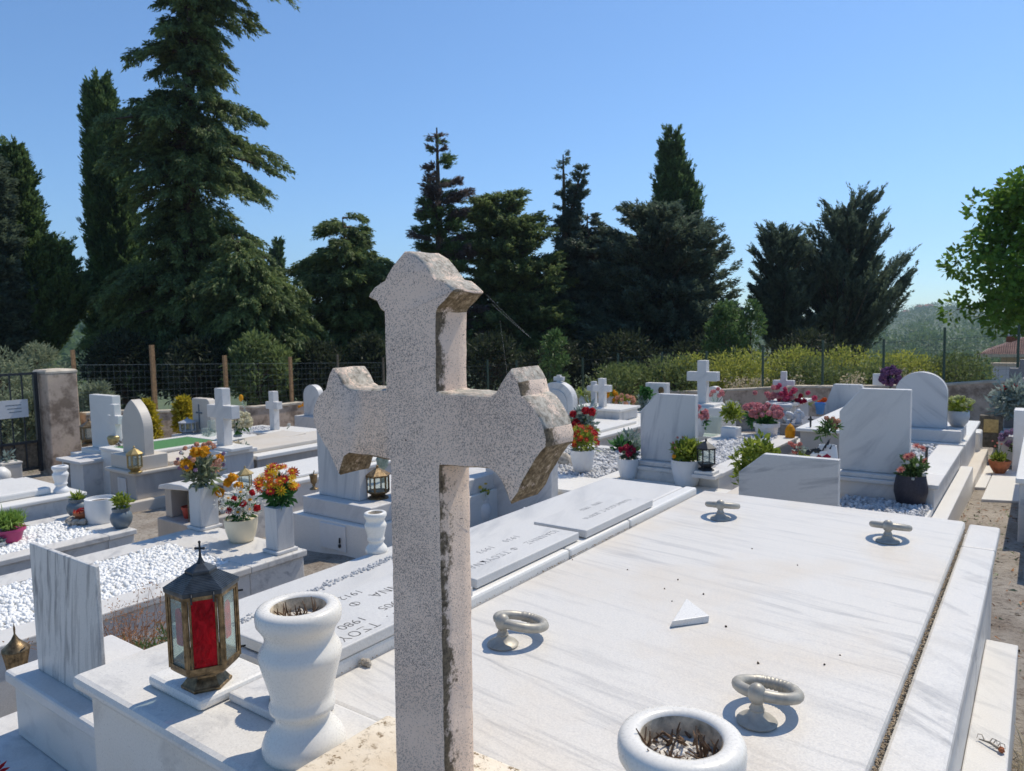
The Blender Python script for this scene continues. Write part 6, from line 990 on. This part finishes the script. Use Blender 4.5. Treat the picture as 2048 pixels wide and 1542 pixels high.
for x0, x1, y0, D, m_, lab in ((1195, 1300, 735, 15.4, 'l_hedged', 'low green bush behind the fence left of the square headstone'), (1290, 1400, 722, 15.6, 'l_hedged', 'mid green bush behind the biggest plain cross'), (1340, 1420, 708, 15.9, 'l_hedge', 'yellow green bush behind the biggest plain cross'), (1420, 1540, 705, 16, 'l_hedge', 'yellow green bush left of the small wall side cross'), (1520, 1650, 712, 16, 'l_hedge', 'yellow green bush behind the small flower decked cross'), (1630, 1760, 700, 16, 'l_hedge', 'tall yellow green bush above the cut corner headstone'), (1560, 1700, 738, 15.2, 'l_hedged', 'darker low bush below the tall yellow green bush'), (1745, 1860, 715, 16.2, 'l_hedge', 'yellow green bush behind the semicircular headstone'), (1850, 1965, 712, 16, 'l_hedged', 'mid green bush left of the red roofed house'), (1700, 1800, 742, 15.1, 'l_hedged', 'dull green low bush behind the purple flower ball')):
    bush(lab, x0-22, x1+26, y0+random.uniform(-8, 14), 812, D, m_, 5200, .08, .03, 110)
for x0, x1, y0, y1, X, lab in ((-60, 75, 705, 860, 14.0, 'big grey green olive bush behind the iron gate'), (40, 150, 690, 850, 15.5, 'grey green olive bush behind the plaster gate pillar'), (-40, 60, 780, 930, 13.2, 'low grey olive growth behind the gate bars'), (30, 110, 790, 900, 13.4, 'sparse olive growth beside the gate pillar foot'), (155, 240, 770, 850, 13.5, 'small pale olive bush behind the tall rectangular headstone')):
    bush(lab, x0, x1, y0, y1, X, 'l_olive', 3800, .09, .022, 80, 'olive_bush', 'olive bushes behind the gate')
# dry grasses above the wall
n = 1300; xx = RNG.uniform(-8.3, -1.6, n); yy = RNG.uniform(14.25, 14.9, n); B0 = np.stack([xx, yy, [G0(x, y)+.45 for x, y in zip(xx, yy)]], 1); den = (np.sin(xx*2.3)+np.sin(xx*6.3+1) > .35); D2 = rdir(n)*.35; D2[:, 2] = 1
V = cards(B0, D2, RNG.uniform(.25, .6, n), RNG.uniform(.006, .014, n), .3)[den]; hd = V[:, 2]; V2 = cards(np.repeat(hd, 5, 0)-np.array([0, 0, .05])+RNG.normal(size=(len(hd)*5, 3))*.03, rdir(len(hd)*5, .6), np.full(len(hd)*5, .07), np.full(len(hd)*5, .025)); tag(fast_mesh('dry_grass', np.concatenate([V, V2[::2]]), 'l_drygrass', None, (-5, 14.5, -1.5)), kind='stuff')
n = 6000; xx = RNG.uniform(-20, -12.4, n); yy = RNG.uniform(2, 6.5, n); B0 = np.stack([xx, yy, [G0(max(-16, x), y) for x, y in zip(xx, yy)]], 1); tag(fast_mesh('dry_grass', cards(B0, rdir(n, .9), RNG.uniform(.15, .5, n), RNG.uniform(.006, .014, n), .4), ['l_drygrass', 'l_olive'], None, (-14, 4, -2), RNG.integers(0, 2, n)), kind='stuff')
# leafy tree at the right
D = 13.0; sc = D/F; prof = [(385, 2010, 2150), (420, 1965, 2230), (470, 1945, 2270), (530, 1915, 2290), (580, 1912, 2300), (620, 1925, 2300), (660, 1960, 2280)]
C = []
for y, l, r in prof:
    for i in range(26):
        c = (l+r)/2; h = (r-l)/2; a = RNG.uniform(0, 6.28); q = RNG.uniform(.25, .95)**.6; p = atD(c+h*math.cos(a)*q, y+RNG.uniform(-22, 22), D)+FW*(h*sc*math.sin(a)*q*.8); C.append(p)
C = np.array(C); C = C[C[:, 2] > atD(2000, 648, D)[2]]; zb = gz(*atD(2110, 700, D)[:2]); root = atD(2110, 700, D); root[2] = zb; o = thing('mulberry_tree', 'bright green broad leafed tree entering from the right edge', 'tree', root)
V = clumps(C, np.full(len(C), .30), 85, .12, .085, -.1); fast_mesh('crown', V, 'l_bright', o); mb = MB(); tp = atD(2110, 590, D); mb.tube([root-(0, 0, .2), (root+tp)/2, tp], [.14, .11, .08], 8)
for i in range(0, len(C), 5): mb.tube([tp-(0, 0, .3), (tp+C[i])/2+(0, 0, .1), C[i]], [.04, .02, .008], 5)
build('trunk', mb, 'bark', o)
# house with a tiled roof
m, nt, b = mat('clay_roof_tiles'); p_ = coords(nt, rnd=False); wv = N(nt, 'ShaderNodeTexWave', wave_type='BANDS', bands_direction='X'); wv.inputs['Scale'].default_value = 4.5; wv.inputs['Distortion'].default_value = .6; nt.links.new(p_, wv.inputs[0]); c = ramp(nt, wv.outputs['Fac'], [(0, (.16, .07, .05)), (.5, (.36, .17, .12)), (1, (.45, .24, .18))]).outputs[0]; nn = ramp(nt, noise(nt, p_, 3, 4), [(.3, (.7, .7, .7)), (.7, (1.1, 1.1, 1.1))]); nt.links.new(mixc(nt, 1, c, nn.outputs[0], 'MULTIPLY'), b.inputs['Base Color']); b.inputs['Roughness'].default_value = .85; bump(nt, b, wv.outputs['Fac'], 1, .08); M['tiles'] = m
Yh = 34; e0 = atY(1957, 708, Yh); H = thing('tiled_house', 'low beige house with a red tiled hip roof and brick chimney', 'house', (e0[0]+4, Yh+4, -6)); ez = e0[2]; x0 = e0[0]; x1 = x0+9; y1 = Yh+7
mb = MB(); ov = .0; rz = ez+1.35; mb.v = [(x0, Yh, ez), (x1, Yh, ez), (x1, y1, ez), (x0, y1, ez), (x0+3.3, Yh+3.5, rz), (x1-3.3, Yh+3.5, rz)]; mb.f = [(0, 1, 5, 4), (1, 2, 5), (2, 3, 4, 5), (3, 0, 4)]; mb.m = [0]*4; rf = build('roof', mb, 'tiles', H); mb = MB(); c_ = atY(2025, 690, Yh+2.2); mb.box(c_[0]-.22, c_[0]+.22, Yh+2, Yh+2.5, ez+.4, atY(2025, 672, Yh+2.2)[2]); build('chimney', mb, 'terra', rf); mb = MB(); mb.box(c_[0]-.27, c_[0]+.27, Yh+1.95, Yh+2.55, atY(2025, 672, Yh+2.2)[2]+.001, atY(2025, 668, Yh+2.2)[2]); build('chimney_cap', mb, 'whitepot', rf)
mb = MB(); mb.box(x0-.02, x1+.02, Yh-.02, y1+.02, ez-.12, ez-.005); build('eaves', mb, 'mortar', H); M['hw'] = plain('house_render', (.55, .45, .34), .9, 0, .08, 2, 0); mb = MB(); mb.box(x0+.7, x1-.7, Yh+.7, y1-.7, -7, ez-.121); build('wall', mb, 'hw', H); mb = MB(); mb.box(x0+2.2, x0+3.3, Yh+.66, Yh+.699, ez-1.6, ez-.5); build('window', mb, 'darkst', H)
e = atY(1985, 748, 26); o = thing('garden_wall', 'low pale wall with grey panels below the red roofed house', 'wall', e); mb = MB(); mb.box(e[0], e[0]+6, 26, 26.2, -6, e[2]+.25); build('wall', mb, 'sign', o); mb = MB(); mb.box(e[0]-.05, e[0]+6, 25.95, 26.25, e[2]+.2505, e[2]+.33); build('coping', mb, 'mortar', o)
# far woods and the village on its hill
def woods(name, az0, az1, r0, r1, n, s0, s1, m_, per, loc):
    az = np.radians(RNG.uniform(az0, az1, n)); r = r0+(r1-r0)*RNG.uniform(0, 1, n)**1.2; xs, ys_ = r*np.sin(az), r*np.cos(az); sz = RNG.uniform(s0, s1, n); C = np.stack([xs, ys_, [gz(a, b_) for a, b_ in zip(xs, ys_)]], 1); C[:, 2] += sz*.5; Vs = []
    for k in range(n): Vs.append(clumps(C[k:k+1], np.array([sz[k]]), per, sz[k]*.26, sz[k]*.15, .3, .8))
    tag(fast_mesh(name, np.concatenate(Vs), m_, None, loc), kind='stuff')
woods('valley_woods', -14, 4, 80, 260, 170, 1.6, 3.2, 'l_far', 420, (0, 150, -8)); woods('hill_woods', -20, 6, 260, 1000, 620, 3, 6, 'l_far', 110, (0, 600, 0)); woods('hill_woods', -84, -40, 200, 1000, 900, 5, 11, 'l_far', 110, (-600, 300, 0))
for i, (x, y, w_, h_, c) in enumerate(((1838, 617, 9, 7, 'mortar'), (1856, 616, 12, 8, 'hw'), (1872, 622, 8, 6, 'mortar'), (1812, 626, 8, 5, 'hw'), (1848, 634, 9, 4, 'whitepot'), (1890, 626, 7, 5, 'hw'))):
    p = atD(x, y, 880); o = thing('village_house', ['sand coloured house on the distant hilltop, leftmost upper one', 'widest house on the very top of the distant hill', 'small sand house right of the hilltop house', 'lowest left house on the distant hill slope', 'white walled house below the distant hilltop', 'rightmost small house near the two tiny cypresses'][i], 'house', p, 'houses of the hilltop village'); mb = MB(); mb.box(p[0]-w_/2, p[0]+w_/2, p[1]-4, p[1]+4, p[2]-14, p[2]+h_*.3); build('wall', mb, c, o); mb = MB(); z = p[2]+h_*.3+.02; mb.v = [(p[0]-w_*.55, p[1]-4.5, z), (p[0]+w_*.55, p[1]-4.5, z), (p[0]+w_*.55, p[1]+4.5, z), (p[0]-w_*.55, p[1]+4.5, z), (p[0]-w_*.2, p[1], z+2.4), (p[0]+w_*.2, p[1], z+2.4)]; mb.f = [(0, 1, 5, 4), (1, 2, 5), (2, 3, 4, 5), (3, 0, 4), (3, 2, 1, 0)]; mb.m = [0]*5; build('roof', mb, 'terra', o)
for x in (1902, 1912): conifer('cypress_tree', 'tiny %s cypress spike on the distant village hill' % ('left' if x == 1902 else 'right'), 860, [(614, x-1, x+1), (622, x-2.5, x+2.5), (634, x-3, x+3)], 'dark', 40, 3.0, 1.3, -.2, 6, 4, None, 'tiny cypresses on the village hill', limbs=False, up=.3)

# the air between here and the far hills
hz = MB(); hz.box(-1500, 1500, -1500, 1500, -60, 160); m = bpy.data.materials.new('thin_air'); m.use_nodes = True; nt = m.node_tree; nt.nodes.remove(nt.nodes['Principled BSDF'])
v = nt.nodes.new('ShaderNodeVolumePrincipled'); v.inputs['Color'].default_value = (.62, .78, 1, 1); v.inputs['Density'].default_value = .00035; v.inputs['Anisotropy'].default_value = .3; nt.links.new(v.outputs[0], nt.nodes['Material Output'].inputs['Volume'])
tag(build('haze', hz, m, loc=(0, 0, 0)), kind='stuff')
